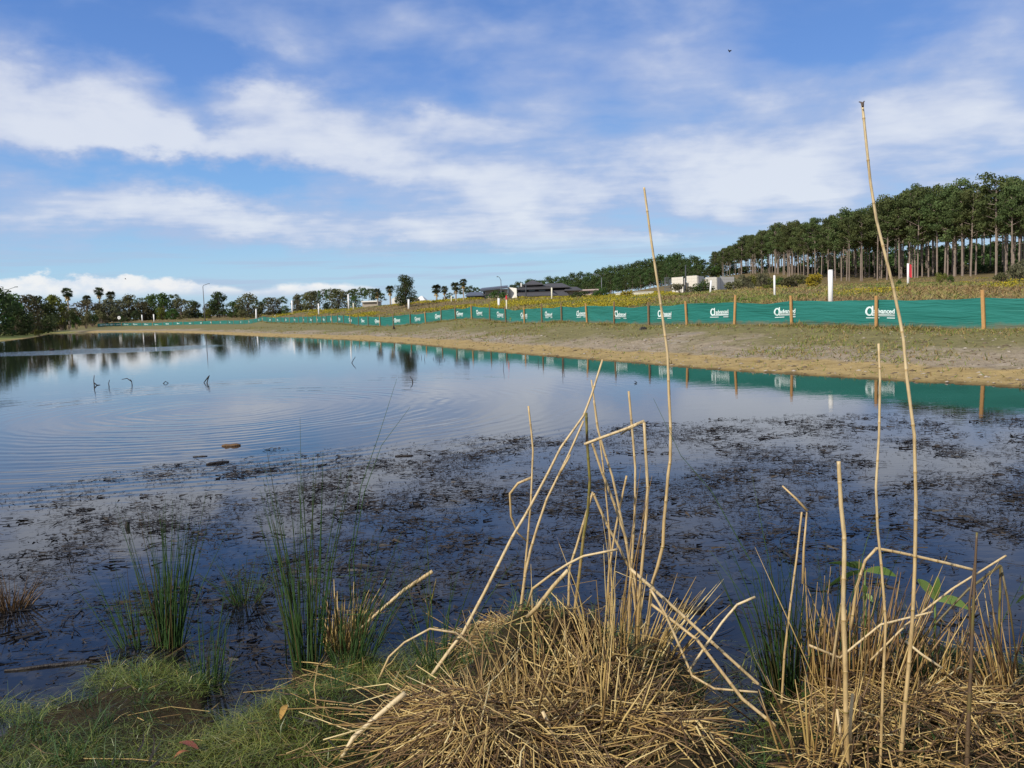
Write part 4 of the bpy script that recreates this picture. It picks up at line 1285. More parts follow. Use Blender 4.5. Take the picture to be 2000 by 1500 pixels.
def hip(mb, cx, cy, w, d, z0, h, ridge, over=.5, gable=False):
    """hip roof with ridge along x"""
    a, b = w / 2 + over, d / 2 + over
    r = ridge / 2
    V = [(cx - a, cy - b, z0), (cx + a, cy - b, z0), (cx + a, cy + b, z0), (cx - a, cy + b, z0), (cx - r, cy, z0 + h), (cx + r, cy, z0 + h),
         (cx - a, cy - b, z0 - .18), (cx + a, cy - b, z0 - .18), (cx + a, cy + b, z0 - .18), (cx - a, cy + b, z0 - .18)]
    mb.add(V, [(0, 1, 5, 4), (1, 2, 5), (2, 3, 4, 5), (3, 0, 4), (6, 7, 1, 0), (7, 8, 2, 1), (8, 9, 3, 2), (9, 6, 0, 3), (9, 8, 7, 6)])

class House:
    def __init__(self, name, px, base, Y, label, cat='house'):
        self.Y = Y; self.px0 = px
        p = W(px, base, Y); z0 = gz(p[0], Y)
        self.o = np.array([p[0], Y, z0]); self.e = empty(name, self.o)
        tag(self.e, label, cat)
    def X(self, px): return W(px, 570, self.Y)[0] - self.o[0]
    def Z(self, py, px=None):
        return W(self.px0 if px is None else px, py, self.Y)[2] - self.o[2]
    def box(self, name, x0, x1, top, base, m, y0=0, depth=8, px=None, parent=None):
        xa, xb = self.X(x0), self.X(x1); zt = self.Z(top, (x0 + x1) / 2); zb = self.Z(base, (x0 + x1) / 2)
        mb = MB(); mb.box(((xa + xb) / 2, y0 + depth / 2, (zt + zb) / 2), (xb - xa, depth, zt - zb))
        return mb.build(name, m, parent or self.e)
    def roof(self, name, x0, x1, eave, peak, r0, r1, m, y0=0, depth=9, over=.5):
        xa, xb = self.X(x0) + over, self.X(x1) - over
        mid = (x0 + x1) / 2
        zt, zb = self.Z(peak, mid), self.Z(eave, mid)
        mb = MB(); hip(mb, (xa + xb) / 2, y0 + depth / 2, xb - xa, depth, zb, zt - zb, self.X(r1) - self.X(r0), over)
        return mb.build(name, m, self.e)

h = House('hip_roofed_house', 1065, 582, 170, 'large house with stacked dark grey hip roofs behind the yellow flowers')
h.box('wall', 1012, 1075, 560, 590, WALLDARK, 1.0, 10)
h.roof('roof', 1022, 1063, 554.5, 545.5, 1041, 1044, ROOF, 2.5, 7)
h.roof('roof', 1008, 1078, 563.5, 552.5, 1030, 1058, ROOF, .6, 11)
h.box('wall', 1066, 1106, 559, 592, WALLDARK, 5.5, 8)
h.roof('roof', 1058, 1117, 559.5, 550.5, 1064, 1097, ROOF, 4.5, 10)
h.roof('roof', 1000, 1088, 577.5, 569, 1014, 1072, ROOF, -2.0, 6)
h.roof('roof', 1072, 1112, 577, 561, 1082, 1104, ROOF, 1.5, 9)
h.box('wall', 1106, 1134, 564, 590, WALLBEIGE, 4, 6)
h.roof('roof', 1104, 1140, 565.5, 558.5, 1112, 1131, ROOF, 3.2, 8)
h.box('chimney', 1017.5, 1020, 552, 562, WALLWHITE, 3, .8)
for x0, x1 in ((1016, 1026), (1032, 1046), (1052, 1066)):
    f = h.box('window', x0, x1, 565.2, 569.2, FASCIA, .9, .16); h.box('pane', x0 + .8, x1 - .8, 565.7, 568.8, GLASS, .84, .1, parent=f)

h = House('white_gabled_house', 980, 584, 158, 'low beige house with a flat grey roof and a bright white gable end')
h.box('wall', 943, 992, 565, 590, WALLBEIGE, 0, 8)
mb = MB()
xa, xb = h.X(938), h.X(992); z1, z2 = h.Z(565.5, 940), h.Z(560, 990)
mb.add([(xa, -1, z1), (xb, -1, z2), (xb, 9, z2 + .5), (xa, 9, z1 + .5), (xa, -1, z1 - .3), (xb, -1, z2 - .3), (xb, 9, z2 + .2), (xa, 9, z1 + .2)], [(0, 1, 2, 3), (7, 6, 5, 4), (4, 5, 1, 0), (5, 6, 2, 1), (6, 7, 3, 2), (7, 4, 0, 3)])
mb.build('roof', ROOFBLUE, h.e)
mb = MB()
xa, xb = h.X(992.5), h.X(1009); za, zb, zc = h.Z(560.5, 993), h.Z(563, 1009), h.Z(590, 1000)
mb.add([(xa, 1.5, zc), (xb, -.5, zc), (xb, -.5, zb), (xa, 1.5, za), (xa, 2, zc), (xb, 0, zc), (xb, 0, zb), (xa, 2, za)], [(0, 1, 2, 3), (5, 4, 7, 6), (3, 2, 6, 7), (1, 5, 6, 2), (4, 0, 3, 7)])
mb.build('gable_wall', WALLWHITE, h.e)
for x0, x1 in ((944, 948), (974, 978), (980, 985)):
    f = h.box('window', x0, x1, 568.5, 574.5, WALLWHITE if x0 < 980 else FASCIA, -.1, .1); h.box('pane', x0 + .6, x1 - .6, 569.2, 574, GLASS, -.16, .08, parent=f)

h = House('blue_roofed_house', 927, 588, 150, 'dark low house with a blue grey hip roof right of the palm pair')
h.box('wall', 911, 941, 576, 592, WALLDARK, 0, 8)
h.roof('roof', 909, 944, 576.5, 569.5, 916, 938, ROOFBLUE, -.4, 9)
f = h.box('window', 915, 921, 579, 583, FASCIA, -.1, .1); h.box('pane', 915.6, 920.4, 579.4, 582.6, GLASS, -.16, .08, parent=f)

h = House('white_house', 776, 600, 128, 'bright white gabled house mostly hidden behind the lone dark tree')
mb = MB()
xa, xm, xb = h.X(764), h.X(775), h.X(793); zt, z1, z2, zb = h.Z(578, 776), h.Z(584, 766), h.Z(594, 793), h.Z(604, 776)
V = [(xa, 0, zb), (xb, 0, zb), (xb, 0, z2), (xm, 0, zt), (xa, 0, z1)]
V += [(a, b + 6, c) for a, b, c in V]
mb.add(V, [(0, 1, 2, 3, 4), (9, 8, 7, 6, 5), (0, 5, 6, 1), (1, 6, 7, 2), (2, 7, 8, 3), (3, 8, 9, 4), (4, 9, 5, 0)])
mb.build('wall', WALLWHITE, h.e)
f = h.box('window', 770, 774, 586, 590, FASCIA, -.1, .1); h.box('pane', 770.5, 773.5, 586.4, 589.6, GLASS, -.16, .08, parent=f)
h = House('white_roofed_house', 820, 598, 134, 'small house with a white pyramid roof right of the lone dark tree')
h.box('wall', 812, 827, 586, 600, WALLWHITE, 0, 4)
h.roof('roof', 810, 830, 586.5, 577.5, 816, 819, WALLWHITE, -.2, 5)
f = h.box('window', 815, 823, 588, 591, FASCIA, -.1, .1); h.box('pane', 815.5, 822.5, 588.4, 590.6, GLASS, -.16, .08, parent=f)
h = House('low_shed', 720, 603, 150, 'low pale shed with a flat roof in the trees left of the white gabled house', 'shed')
h.box('wall', 707, 735, 590, 604, WALLBEIGE, 0, 5); h.box('roof', 705.5, 736.5, 587.5, 590, WALLWHITE, -.4, 6)
h = House('pink_walled_house', 1155, 582, 185, 'low house with a pale flat roof and pinkish walls right of the dark roofed house')
h.box('wall', 1140, 1166, 567.5, 590, WALLPINK, 0, 7); h.box('roof', 1136, 1170, 564.8, 567.5, WALLPINK, -.6, 8)
f = h.box('window', 1145, 1152, 570, 573, FASCIA, -.1, .1); h.box('pane', 1145.6, 1151.4, 570.4, 572.6, GLASS, -.16, .08, parent=f)
h = House('garden_wall', 1240, 582, 120, 'long low pale wall behind the yellow bushes at the foot of the hill wood', 'wall')
h.box('wall', 1203, 1276, 571, 584, CREAM, 0, .3); h.box('coping', 1202, 1277, 570.2, 571, WALLWHITE, -.06, .42)

# the half built house of concrete blocks
BLOCK = tint_mat('pale_blocks', [(0, (.50, .47, .41)), (1, (.74, .70, .60))], .85, .15)
BLOCKSHADE = tint_mat('shade_tinted_blocks', [(0, (.40, .39, .36)), (1, (.56, .54, .50))], .85, .15)  # the same pale blocks, with the shade on turned-away walls put into the colour
def blockhouse():
    Y = 118
    h = House('block_building', 1380, 566, Y, 'unfinished pale concrete block building with flat stepped walls', 'building')
    g = random.Random(5)
    shared = {}
    def run(x0, x1, top0, top1, y0, y1, m, n, rows=6):
        """a wall of panels from (px x0, depth offset y0) to (px x1, depth y1)"""
        xa, xb = h.X(x0), h.X(x1)
        ex, ey = xb - xa, y1 - y0; L = math.hypot(ex, ey); rz = math.atan2(ey, ex)
        zb = h.Z(572, (x0 + x1) / 2); zt = (h.Z(top0, x0) + h.Z(top1, x1)) / 2
        bw, bh = L / n, (zt - zb) / rows
        key = (round(bw, 3), round(bh, 3), m.name)
        if key not in shared:
            mb = MB(); mb.box((0, 0, 0), (bw - .02, .2, bh - .02))
            me = bpy.data.meshes.new('block'); me.from_pydata(mb.v, [], mb.f); me.materials.append(m)
            me.attributes.new('tint', 'FLOAT', 'POINT').data.foreach_set('value', np.full(len(mb.v), .6, dtype=np.float32))
            shared[key] = me
        core = MB(); core.box((xa + ex / 2, y0 + ey / 2, (zt + zb) / 2), (L - .02, .17, zt - zb - .02), rz)
        w = core.build('wall', m, h.e)
        for r in range(rows):
            for c in range(n):
                t = (c + .5) / n
                o = link('block', shared[key], w, (xa + ex * t, y0 + ey * t, zb + bh * (r + .5)))
                o.rotation_euler = (0, 0, rz)
    run(1313, 1331, 542.5, 541, 0, -1.6, BLOCK, 4)
    run(1331, 1341, 543, 543, .4, .4, BLOCKSHADE, 2)
    run(1341, 1357, 539, 539, -.4, -1.8, BLOCK, 4)
    run(1357, 1380, 539, 539.5, -1.8, 1.8, BLOCKSHADE, 5)
    run(1380, 1402, 541, 541, .6, .6, BLOCK, 4)
    run(1402, 1418, 540.5, 540.5, .6, 3.0, BLOCKSHADE, 4)
    run(1416, 1447, 538.5, 539, 2.6, 3.6, BLOCKSHADE, 7)
blockhouse()
def scaffold():
    Y = 120; p = W(1304, 566, Y); z0 = gz(p[0], Y); inv = np.array([p[0], Y, z0])
    e = empty('scaffold', inv)
    xs = [W(q, 550, Y)[0] - p[0] for q in (1300, 1305, 1310)]
    H = W(1304, 541, Y)[2] - z0
    for x in xs:
        for y in (0, .9):
            mb = MB(); mb.tube([(x, y, 0), (x, y, H * (1 if x < xs[2] else .9))], .03, 5); mb.build('upright', STEEL, e)
    for i in range(1, 6):
        for y in (0, .9):
            mb = MB(); mb.tube([(xs[0], y, H * i / 5.3), (xs[2], y, H * i / 5.3)], .025, 5); mb.build('rail', STEEL, e)
    tag(e, 'pale metal scaffold frame at the left end of the block walls', 'scaffold')
scaffold()

# ------------------------------------------------------------------ foreground helpers
def on_ground(px, py, z=.05):
    for _ in range(6):
        p = G(px, py, z)
        z = max(0.0, gz(p[0], p[1]))
    return np.array([p[0], p[1], z])

# ------------------------------------------------------------------ drifting litter on the water
def debris():
    g = np.random.default_rng(71)
    fx = [-400, 0, 250, 450, 700, 1000, 1300, 1600, 2000, 2300]; fy = [985, 960, 912, 882, 872, 842, 822, 806, 800, 800]
    lim = np.array([G(a, b)[:2] for a, b in zip(fx, fy)])
    la = np.arctan2(lim[:, 0], lim[:, 1]); lr = np.hypot(lim[:, 0], lim[:, 1])
    N = 200000
    a = g.uniform(-.75, .72, N); r = np.sqrt(g.uniform(2.6 ** 2, 17.5 ** 2, N))
    x, y = r * np.sin(a), r * np.cos(a)
    R_ = np.interp(a, la, lr)
    s = pond_dist(x, y)
    edge = np.clip((R_ - r) / 1.5, 0, 1)
    patch = fbm(x * 1.6, y * 1.1, 4)
    pr = edge * np.clip((patch - .30) * 3.0, .10, 1) * np.where(r < 5.0, .5, 1)
    ok = (s < .02) & (g.random(N) < pr * .85)
    x, y, r = x[ok], y[ok], r[ok]
    n = len(x)
    th = g.normal(size=n) * .9 + .1
    k = 2
    th = np.repeat(th, k) + g.normal(size=n * k) * .9
    d = np.c_[np.cos(th), np.sin(th), g.normal(size=n * k) * .05 + .02]
    L = (.018 + .10 * g.random(n * k) ** 3.2)
    w = (.0035 + .009 * g.random(n * k) ** 1.8)
    X = np.repeat(np.c_[x, y, np.zeros(n)], k, 0) + np.c_[g.normal(size=(n * k, 2)) * .035, .0035 + .004 * g.random(n * k)]
    side = unit(np.c_[-np.sin(th), np.cos(th), g.normal(size=n * k) * .35])
    V, Fq, bid = ribbons(X, unit(d), L, w, np.c_[g.normal(size=(n * k, 2)) * .35, g.normal(size=n * k) * .08], side, 3, .3)
    t = g.random(n * k) ** 1.3
    tag(link('floating_litter', mesh_np('floating_litter', V, Fq, DEBRIS, False, {'tint': t[bid]})), 'dark drifting leaves and broken stems covering the near water', None, None, 'stuff')
    # thicker matted rafts
    m = g.random(n) < .016
    k = 16; q = np.c_[x, y][m]; nn = len(q)
    X = np.repeat(np.c_[q, np.zeros(nn)], k, 0) + np.c_[g.normal(size=(nn * k, 1)) * .10, g.normal(size=(nn * k, 1)) * .045, .006 + .014 * g.random((nn * k, 1))]
    th = g.normal(size=nn * k) * .8
    V, Fq, bid = ribbons(X, unit(np.c_[np.cos(th), np.sin(th), g.normal(size=nn * k) * .12]), .03 + .07 * g.random(nn * k), .006 + .016 * g.random(nn * k),
                         g.normal(size=(nn * k, 3)) * [.3, .3, .06], unit(np.c_[-np.sin(th), np.cos(th), g.normal(size=nn * k) * .6]), 2, .4)
    tag(link('litter_rafts', mesh_np('litter_rafts', V, Fq, DEBRIS, False, {'tint': (g.random(nn * k) ** 1.1)[bid]})), 'matted rafts of rotten reed on the dark water', None, None, 'stuff')
debris()

def stick(name, lines, wpx, m, label, cat='stick', z=0.0, group=None):
    """twigs traced at their real distance; the first point of the first line stands in the water or on the ground"""
    b = G(*lines[0][0], z)
    if z is None: b = on_ground(*lines[0][0])
    Y = b[1]; r = wpx / 2 / FPX * Y
    mb = MB()
    for ln in lines:
        pts = [W(px, py, Y + .05 * i) for i, (px, py) in enumerate(ln)]
        if ln is lines[0]: pts = [pts[0] - np.array([0, 0, .12])] + pts
        n = len(pts); mb.tube(pts, [r * (1.15 - .6 * i / (n - 1)) for i in range(n)], 5, True, .2)
    o = mb.build(name, m, None, True, b)
    tag(o, label, cat, group)
    return o
stick('dead_stick', [[(184, 753), (183, 744), (184, 733)], [(184, 748), (189, 752), (196, 752)]], 2.2, BLACKWOOD, 'forked dead stick standing in open water, farthest left')
stick('dead_stick', [[(213, 755), (212, 749), (214, 742)]], 2.0, BLACKWOOD, 'short upright stick just right of the forked stick in open water')
stick('dead_stick', [[(258, 752), (257, 746), (255, 741)], [(257, 745), (248, 739), (238, 741)]], 2.0, BLACKWOOD, 'bent stick in open water beside small floating twigs')
stick('dead_stick', [[(404, 748), (406, 741), (409, 733)], [(408, 735), (403, 741), (398, 748)]], 2.6, BLACKWOOD, 'dark leaning A shaped stick in open water below the tall street lamp')
stick('dead_stick', [[(319, 749), (323, 745), (329, 748)]], 2.0, BLACKWOOD, 'small arched twig lying on open water')
stick('dead_stick', [[(806, 747), (805, 741), (801, 735)]], 2.4, BLACKWOOD, 'short hooked stick in open water left of the reeds')
stick('dead_stick', [[(687, 709), (690, 703), (694, 697)]], 1.8, BLACKWOOD, 'slanting stick in the water below the tallest white pipe')
stick('dead_stick', [[(1239, 749), (1244, 747), (1239, 744)]], 2.0, BLACKWOOD, 'tiny dark chevron shaped twig on the water left of the tall reed')
for i, (a, b, c) in enumerate([(823, 699, 692), (829, 703, 694), (846, 702, 697), (858, 705, 696), (868, 704, 699), (983, 722, 703), (1051, 710, 697), (1098, 726, 702), (1101, 722, 706)]):
    stick('water_twig', [[(a, b), (a + .6, (b + c) / 2), (a - .8 + (i % 3), c)]], 1.0, BLACKWOOD, 'thin dark twig poking out of the water along the fence reflection', 'twig', 0.0, 'thin twigs off the far bank')

def log(px, py, L, w, ang, m, label, name='floating_log'):
    b = G(px, py); Y = b[1]
    l, r = L / FPX * Y, w / 2 / FPX * Y
    g = np.random.default_rng(int(px))
    d = np.array([math.cos(ang), math.sin(ang), 0])
    pts = [b + d * l * (t - .5) + g.normal(size=3) * r * .25 * [1, 1, .4] + [0, 0, r * .3] for t in np.linspace(0, 1, 6)]
    mb = MB(); mb.tube(pts, [r * q for q in (.55, 1.0, .85, 1.1, .9, .5)], 8, True, .3)
    for i in range(3):
        p = pts[1 + i]; mb.tube([p, p + unit(g.normal(size=3) * [1, 1, .3]) * r * 2.2], [r * .4, r * .15], 5, True, .3)
    tag(mb.build(name, m, None, True, b), label, 'log')
log(452, 871, 36, 7, .05, BROWNWOOD, 'short tan brown log afloat at the edge of the litter')
log(425, 905, 46, 6, .6, BLACKWOOD, 'dark slanting log afloat just below the tan brown log')
log(391, 892, 28, 3, .1, BLACKWOOD, 'thin black log afloat left of the tan brown log')
log(790, 891, 36, 4.5, .05, BLACKWOOD, 'dark clump of wood afloat behind the tall green rushes')
log(1340, 1190, 80, 14, -.4, BLACKWOOD, 'black sunken branch lying in the water right of the straw tussock', 'sunken_branch')
log(110, 1300, 190, 8, .22, BLACKWOOD, 'long black branch floating off the mossy shore at the lower left', 'sunken_branch')
log(150, 1420, 120, 12, .3, BLACKWOOD, 'rotten branch on the mossy shore at the lower left', 'sunken_branch')
mb = MB(); b = G(249, 1030); r = 4.5 / FPX * b[1]
mb.tube([b - [0, 0, .1], b + [0, 0, .012], W(249.5, 1018, b[1])], [r * 1.1, r, r * .85], 9, True, .2)
tag(mb.build('stub', BLACKWOOD, None, False, b), 'small black cut stub standing in the litter left of the rushes', 'stub')

# ducks, egret, birds
FEATHER = flat_mat('dark_feathers', (.030, .022, .016), .7, .2, .3, 20)
WHITEF = flat_mat('white_feathers', (.78, .77, .74), .7, .2, .05, 20)
def duck(px, py, wpx, face, label):
    b = G(px, py); s = wpx / FPX * b[1]
    mb = MB()
    X = lambda x, z: np.array([face * x * s, 0, z * s])
    mb.tube([X(-.5, .16), X(-.38, .13), X(-.1, .10), X(.2, .10), X(.36, .15)], [s * q for q in (.03, .12, .19, .17, .07)], 10)
    mb.tube([X(.27, .16), X(.36, .30), X(.38, .40)], [s * q for q in (.08, .055, .05)], 8)
    mb.tube([X(.31, .42), X(.39, .44), X(.46, .42), X(.58, .39)], [s * q for q in (.04, .085, .06, .02)], 8)
    o = mb.build('duck', FEATHER, None, True); o.location = b
    tag(o, label, 'duck')
duck(101, 684, 11, -1, 'dark duck swimming at the edge of the pale breeze streak on the left')
duck(415, 659.5, 8, 1, 'small dark duck below the bend of the far fence')
duck(330, 646.5, 7, -1, 'black waterbird at the waterline in front of the far fence')
duck(290, 658.5, 5, 1, 'tiny duck in the reflection of the far fence')
def egret():
    p = W(535, 616, 158); z0 = gz(p[0], 158); b = np.array([p[0], 158, z0 + .12]); s = .75
    e = empty('egret', b)
    P = lambda x, z: np.array([x * s, 0, z * s])
    mb = MB(); mb.tube([P(-.5, .28), P(-.2, .42), P(.1, .52), P(.22, .58)], [s * q for q in (.02, .15, .16, .06)], 10)
    mb.tube([P(.18, .56), P(.28, .75), P(.20, .92), P(.26, 1.05), P(.33, 1.08)], [s * q for q in (.07, .05, .045, .05, .05)], 8); mb.build('body', WHITEF, e, True)
    mb = MB(); mb.tube([P(.35, 1.08), P(.55, 1.04)], [s * .03, .004], 6); mb.build('bill', BROWNWOOD, e)
    for q in (-.04, .04):
        mb = MB(); mb.tube([np.array([0, q, .4 * s]), np.array([.02, q, -.15])], .015, 5); mb.build('leg', BLACKWOOD, e)
    tag(e, 'white egret standing in the weeds above the bend of the fence', 'bird')
egret()
def flyer(px, py, Y, span, tilt, label):
    b = W(px, py, Y)
    e = empty('flying_bird', b); e.rotation_euler = (R(18), tilt, R(35))
    s = span
    mb = MB(); mb.tube([(-.35 * s, 0, 0), (-.12 * s, 0, 0), (.1 * s, 0, 0), (.24 * s, 0, .01 * s)], [s * q for q in (.03, .06, .06, .02)], 7); mb.build('body', FEATHER, e, True)
    for q in (-1, 1):
        mb = MB()
        V = [(.10 * s, 0, .02 * s), (.14 * s, q * .22 * s, .13 * s), (-.02 * s, q * .55 * s, .20 * s), (-.10 * s, q * .25 * s, .11 * s), (-.12 * s, 0, .02 * s)]
        V += [(x, y, z - .015 * s) for x, y, z in V]
        mb.add(V, [(0, 1, 3, 4), (1, 2, 3), (9, 8, 6, 5), (8, 7, 6), (0, 5, 6, 1), (1, 6, 7, 2), (2, 7, 8, 3), (3, 8, 9, 4)])
        mb.build('wing', FEATHER, e)
    tag(e, label, 'bird')
flyer(1424, 100, 80, .55, R(50), 'small dark bird flying high in the upper right sky')
flyer(245, 545, 170, .6, R(20), 'tiny dark bird flying in front of the low white cloud bank')

# dark things on the far bank
def lump(px, py, w, h, label, name, cat, seed, m=None):
    b = on_ground(px, py, .4); Y = b[1]
    s = w / 2 / FPX * Y; hh = h / FPX * Y
    g = np.random.default_rng(seed); mb = MB()
    for i in range(5):
        a = g.uniform(-1, 1) * s * .6; q = g.uniform(.45, 1)
        mb.tube([b + [a, 0, -.06], b + [a * .9, .02, hh * q * .5], b + [a * .5 + g.normal() * s * .2, .0, hh * q]], [s * .45, s * .38, s * .15], 7, True, .2)
    tag(mb.build(name, m or BLACKWOOD, None, False, b), label, cat)
lump(770.5, 648, 8, 10.5, 'black broken stump on the bank below the fence, left of its middle', 'dark_stump', 'stump', 3)
lump(1257, 673, 17, 5, 'dead black log end lying on the sandy bank by the tall reed', 'bank_log', 'log', 4)
lump(896, 600, 5, 12, 'black charred stick below the shaggy palm', 'charred_stick', 'stick', 5)
ROCK = flat_mat('pale_rock', (.36, .33, .29), .9, .1, .3, 6, .4)
lump(1940, 549, 9, 7, 'pale rock on the rise at the right in front of the pines', 'rock', 'rock', 6, ROCK)
lump(1755, 553, 18, 5, 'tan fallen log end on the rise just left of the red taped post', 'rise_log', 'log', 7, tint_mat('tan_log', [(0, (.34, .25, .14)), (1, (.4, .3, .2))]))

# ------------------------------------------------------------------ reeds in the foreground
def reed(pts, w, label, lean=.06, tints=(.75, .75), name='dry_reed', base=None, dy=0.0, nodes=True, extra=None, tip=None, cat='reed'):
    """a cane through photo points listed from its foot up to its tip; stands at the depth of its foot"""
    b = on_ground(*(base or pts[0]))
    Y0 = b[1] + dy
    n = len(pts)
    P = [W(px, py, Y0 + lean * i / max(1, n - 1)) for i, (px, py) in enumerate(pts)]
    if not base: P[0] = P[0] - np.array([0, 0, .05])
    ws = w if hasattr(w, '__len__') else (w, w * .7)
    seg, rad, tn = [], [], []
    g = random.Random(int(pts[0][0] * 7 + pts[0][1]))
    cum = np.r_[0, np.cumsum([np.linalg.norm(P[i + 1] - P[i]) for i in range(n - 1)])]
    tot = cum[-1]
    marks = sorted(set(list(np.round(cum, 4)) + list(np.round(np.arange(.05, tot, .05), 4))))
    joints = []
    if nodes:
        q = .05 + .1 * g.random()
        while q < tot - .02:
            joints.append(q); q += .12 + .07 * g.random()
    for q in joints: marks += [q - .004, q, q + .004]
    for q in sorted(marks):
        i = int(min(max(np.searchsorted(cum, q) - 1, 0), n - 2))
        t = (q - cum[i]) / max(1e-6, cum[i + 1] - cum[i])
        u = q / tot
        at = min([abs(q - j) for j in joints] + [9])
        seg.append(P[i] + (P[i + 1] - P[i]) * t)
        r = .86 * (ws[0] + (ws[1] - ws[0]) * u) / 2 / FPX * Y0
        rad.append(r * (1.22 if at < .001 else 1.0 if at < .006 else 1 + g.uniform(-.05, .03)))
        tn.append(min(1, max(0, tints[0] + (tints[1] - tints[0]) * min(1, u * 1.6) + g.uniform(-.08, .08) - (.40 if at < .001 and tints[1] > .3 else 0))))
    mb = MB(); mb.tube(seg, rad, 7, True, tn)
    if extra:
        for ln, ww in extra:
            q = [W(px, py, Y0 + lean * .6 + .012 * i) for i, (px, py) in enumerate(ln)]
            mb.tube(q, [ww / 2 / FPX * Y0 * (1 - .45 * i / (len(q) - 1)) for i in range(len(q))], 6, True, .03 if 'forked' in label else tints[1] - .1 * g.random())
    o = mb.build(name, REED, None, True, np.array(P[0]))
    tag(o, label, cat, None)
    return o

reed([(1250, 1325), (1256, 1285), (1266, 1215), (1274, 1140), (1285, 1105), (1295, 1065), (1297, 1017), (1302, 967), (1305, 927), (1309, 900), (1310, 840), (1307, 778), (1304, 690), (1290, 590), (1272, 470), (1258, 366)], (9.5, 5), 'tall slim dry reed reaching the sky above the straw tussock', .10, (.45, .85))
reed([(1757, 1505), (1760, 1470), (1768, 1375), (1775, 1300), (1782, 1215), (1785, 1150), (1787, 1105), (1789, 980), (1786, 850), (1778, 790), (1771, 735), (1765, 665), (1757, 620), (1741, 545), (1727, 490), (1712, 430), (1700, 355), (1690, 260), (1684, 200)], (10, 6), 'tallest dry reed, leaning left with a dark forked tip high in the sky', .12, (.55, .88), extra=[([(1685, 206), (1682, 200), (1678, 199)], 4), ([(1685, 208), (1686, 200), (1688, 198)], 4.5)])
reed([(1656, 1510), (1654, 1460), (1652, 1400), (1651, 1310), (1650, 1262), (1647, 1180), (1649, 1100), (1649, 1045), (1643, 990), (1641, 955), (1638, 901)], (13, 9.5), 'thick pale reed stub with sheaths, blunt tip level with the litter', .05, (.45, .85), extra=[([(1648, 1480), (1642, 1440), (1635, 1385)], 10), ([(1660, 1480), (1660, 1420), (1665, 1355)], 10), ([(1648, 1270), (1643, 1180), (1630, 1270), (1624, 1310)], 8)])
reed([(1718, 1505), (1722, 1420), (1724, 1340), (1727, 1283), (1730, 1218), (1722, 1110), (1714, 1032), (1711, 950), (1717, 850), (1719, 740), (1716, 671)], (7, 5.5), 'slender reed left of the tallest reed, tip in front of the far bank', .10, (.5, .85))
reed([(1662, 1230), (1672, 1150), (1690, 1095), (1712, 1071), (1760, 1080), (1845, 1099), (1906, 1114)], (7, 7), 'broken reed bent over to the right in a flat elbow', .0, (.6, .8), base=(1650, 1370))
reed([(1888, 1505), (1891, 1420), (1896, 1310), (1901, 1190), (1905, 1100), (1908, 1040)], (12, 5), 'dark brown weathered stalk upright near the right edge', .05, (.06, .12), nodes=False, extra=[([(1899, 1260), (1893, 1180), (1905, 1090)], 6)])
reed([(1947, 1350), (1950, 1260), (1953, 1170), (1954, 1104)], (7, 5), 'upright leg of a snapped reed near the right edge', .0, (.1, .2), extra=[([(1954, 1104), (1890, 1152), (1830, 1215), (1785, 1262)], 6), ([(1955, 1106), (1974, 1200), (1992, 1340)], 5)])
reed([(1525, 1375), (1532, 1280), (1545, 1170), (1556, 1090), (1566, 1000)], (6, 4.5), 'thin reed with a snapped top pointing up left above the gap in the bank', .05, (.5, .75), extra=[([(1577, 998), (1556, 975), (1528, 949)], 6), ([(1568, 1140), (1570, 1070), (1576, 1000)], 6)])
reed([(822, 1325), (880, 1268), (905, 1236), (950, 1150), (1000, 1050), (1030, 1000), (1070, 925), (1095, 875), (1140, 812), (1156, 770), (1177, 702)], (9.5, 5), 'long pale reed leaning right across the left of the tussock', .2, (.9, .8))
reed([(1012, 1290), (1018, 1180), (1026, 1120), (1036, 1075), (1050, 1028), (1068, 975), (1090, 930), (1112, 885), (1140, 822)], (8, 5), 'second leaning reed close under the long pale one', .12, (.6, .75), extra=[([(1090, 930), (1108, 900), (1114, 888)], 5)])
reed([(1112, 1290), (1118, 1230), (1126, 1165), (1133, 1110), (1140, 1045), (1148, 1000), (1152, 937), (1147, 870), (1145, 806)], (8, 6.5), 'olive green upright reed stem with a black broken tip in the tussock', .05, (.62, .2))
reed([(1238, 1310), (1244, 1240), (1250, 1150), (1256, 1080), (1263, 1000), (1265, 950), (1260, 860), (1258, 822), (1222, 838), (1180, 853), (1141, 868)], (8, 7), 'reed broken at the top into a sharp elbow pointing left', .06, (.3, .85), extra=[([(1250, 826), (1228, 838), (1212, 849)], 5)])
reed([(1226, 1270), (1230, 1150), (1236, 1070), (1240, 1000), (1241, 915), (1234, 830), (1228, 764)], (6, 5.5), 'straight thin reed left of the elbowed one', .08, (.5, .8))
reed([(1012, 1260), (1022, 1150), (1031, 1050), (1037, 980), (1039, 930), (1041, 880), (1038, 845), (1032, 793)], (5.5, 4.5), 'thin upright reed at the left of the tussock with a dangling leaf', .1, (.5, .75), extra=[([(1038, 933), (1012, 944), (996, 964), (998, 1008), (1010, 1040), (1034, 1062)], 6)])
reed([(1262, 1260), (1242, 1140), (1226, 1075), (1213, 1010), (1196, 930), (1181, 885), (1167, 835), (1160, 782)], (6.5, 5), 'reed leaning left out of the middle of the tussock', .05, (.7, .8))
reed([(1255, 1290), (1236, 1140), (1222, 1050), (1200, 985), (1175, 920), (1157, 866)], (7, 6), 'shorter reed leaning left under the elbowed one', .0, (.6, .75))
reed([(1108, 1250), (1112, 1110), (1126, 1068), (1143, 1010), (1158, 961), (1170, 990), (1186, 1026), (1210, 1070), (1226, 1105)], (6, 6), 'reed folded to an upside down V in the tussock', .0, (.7, .75))
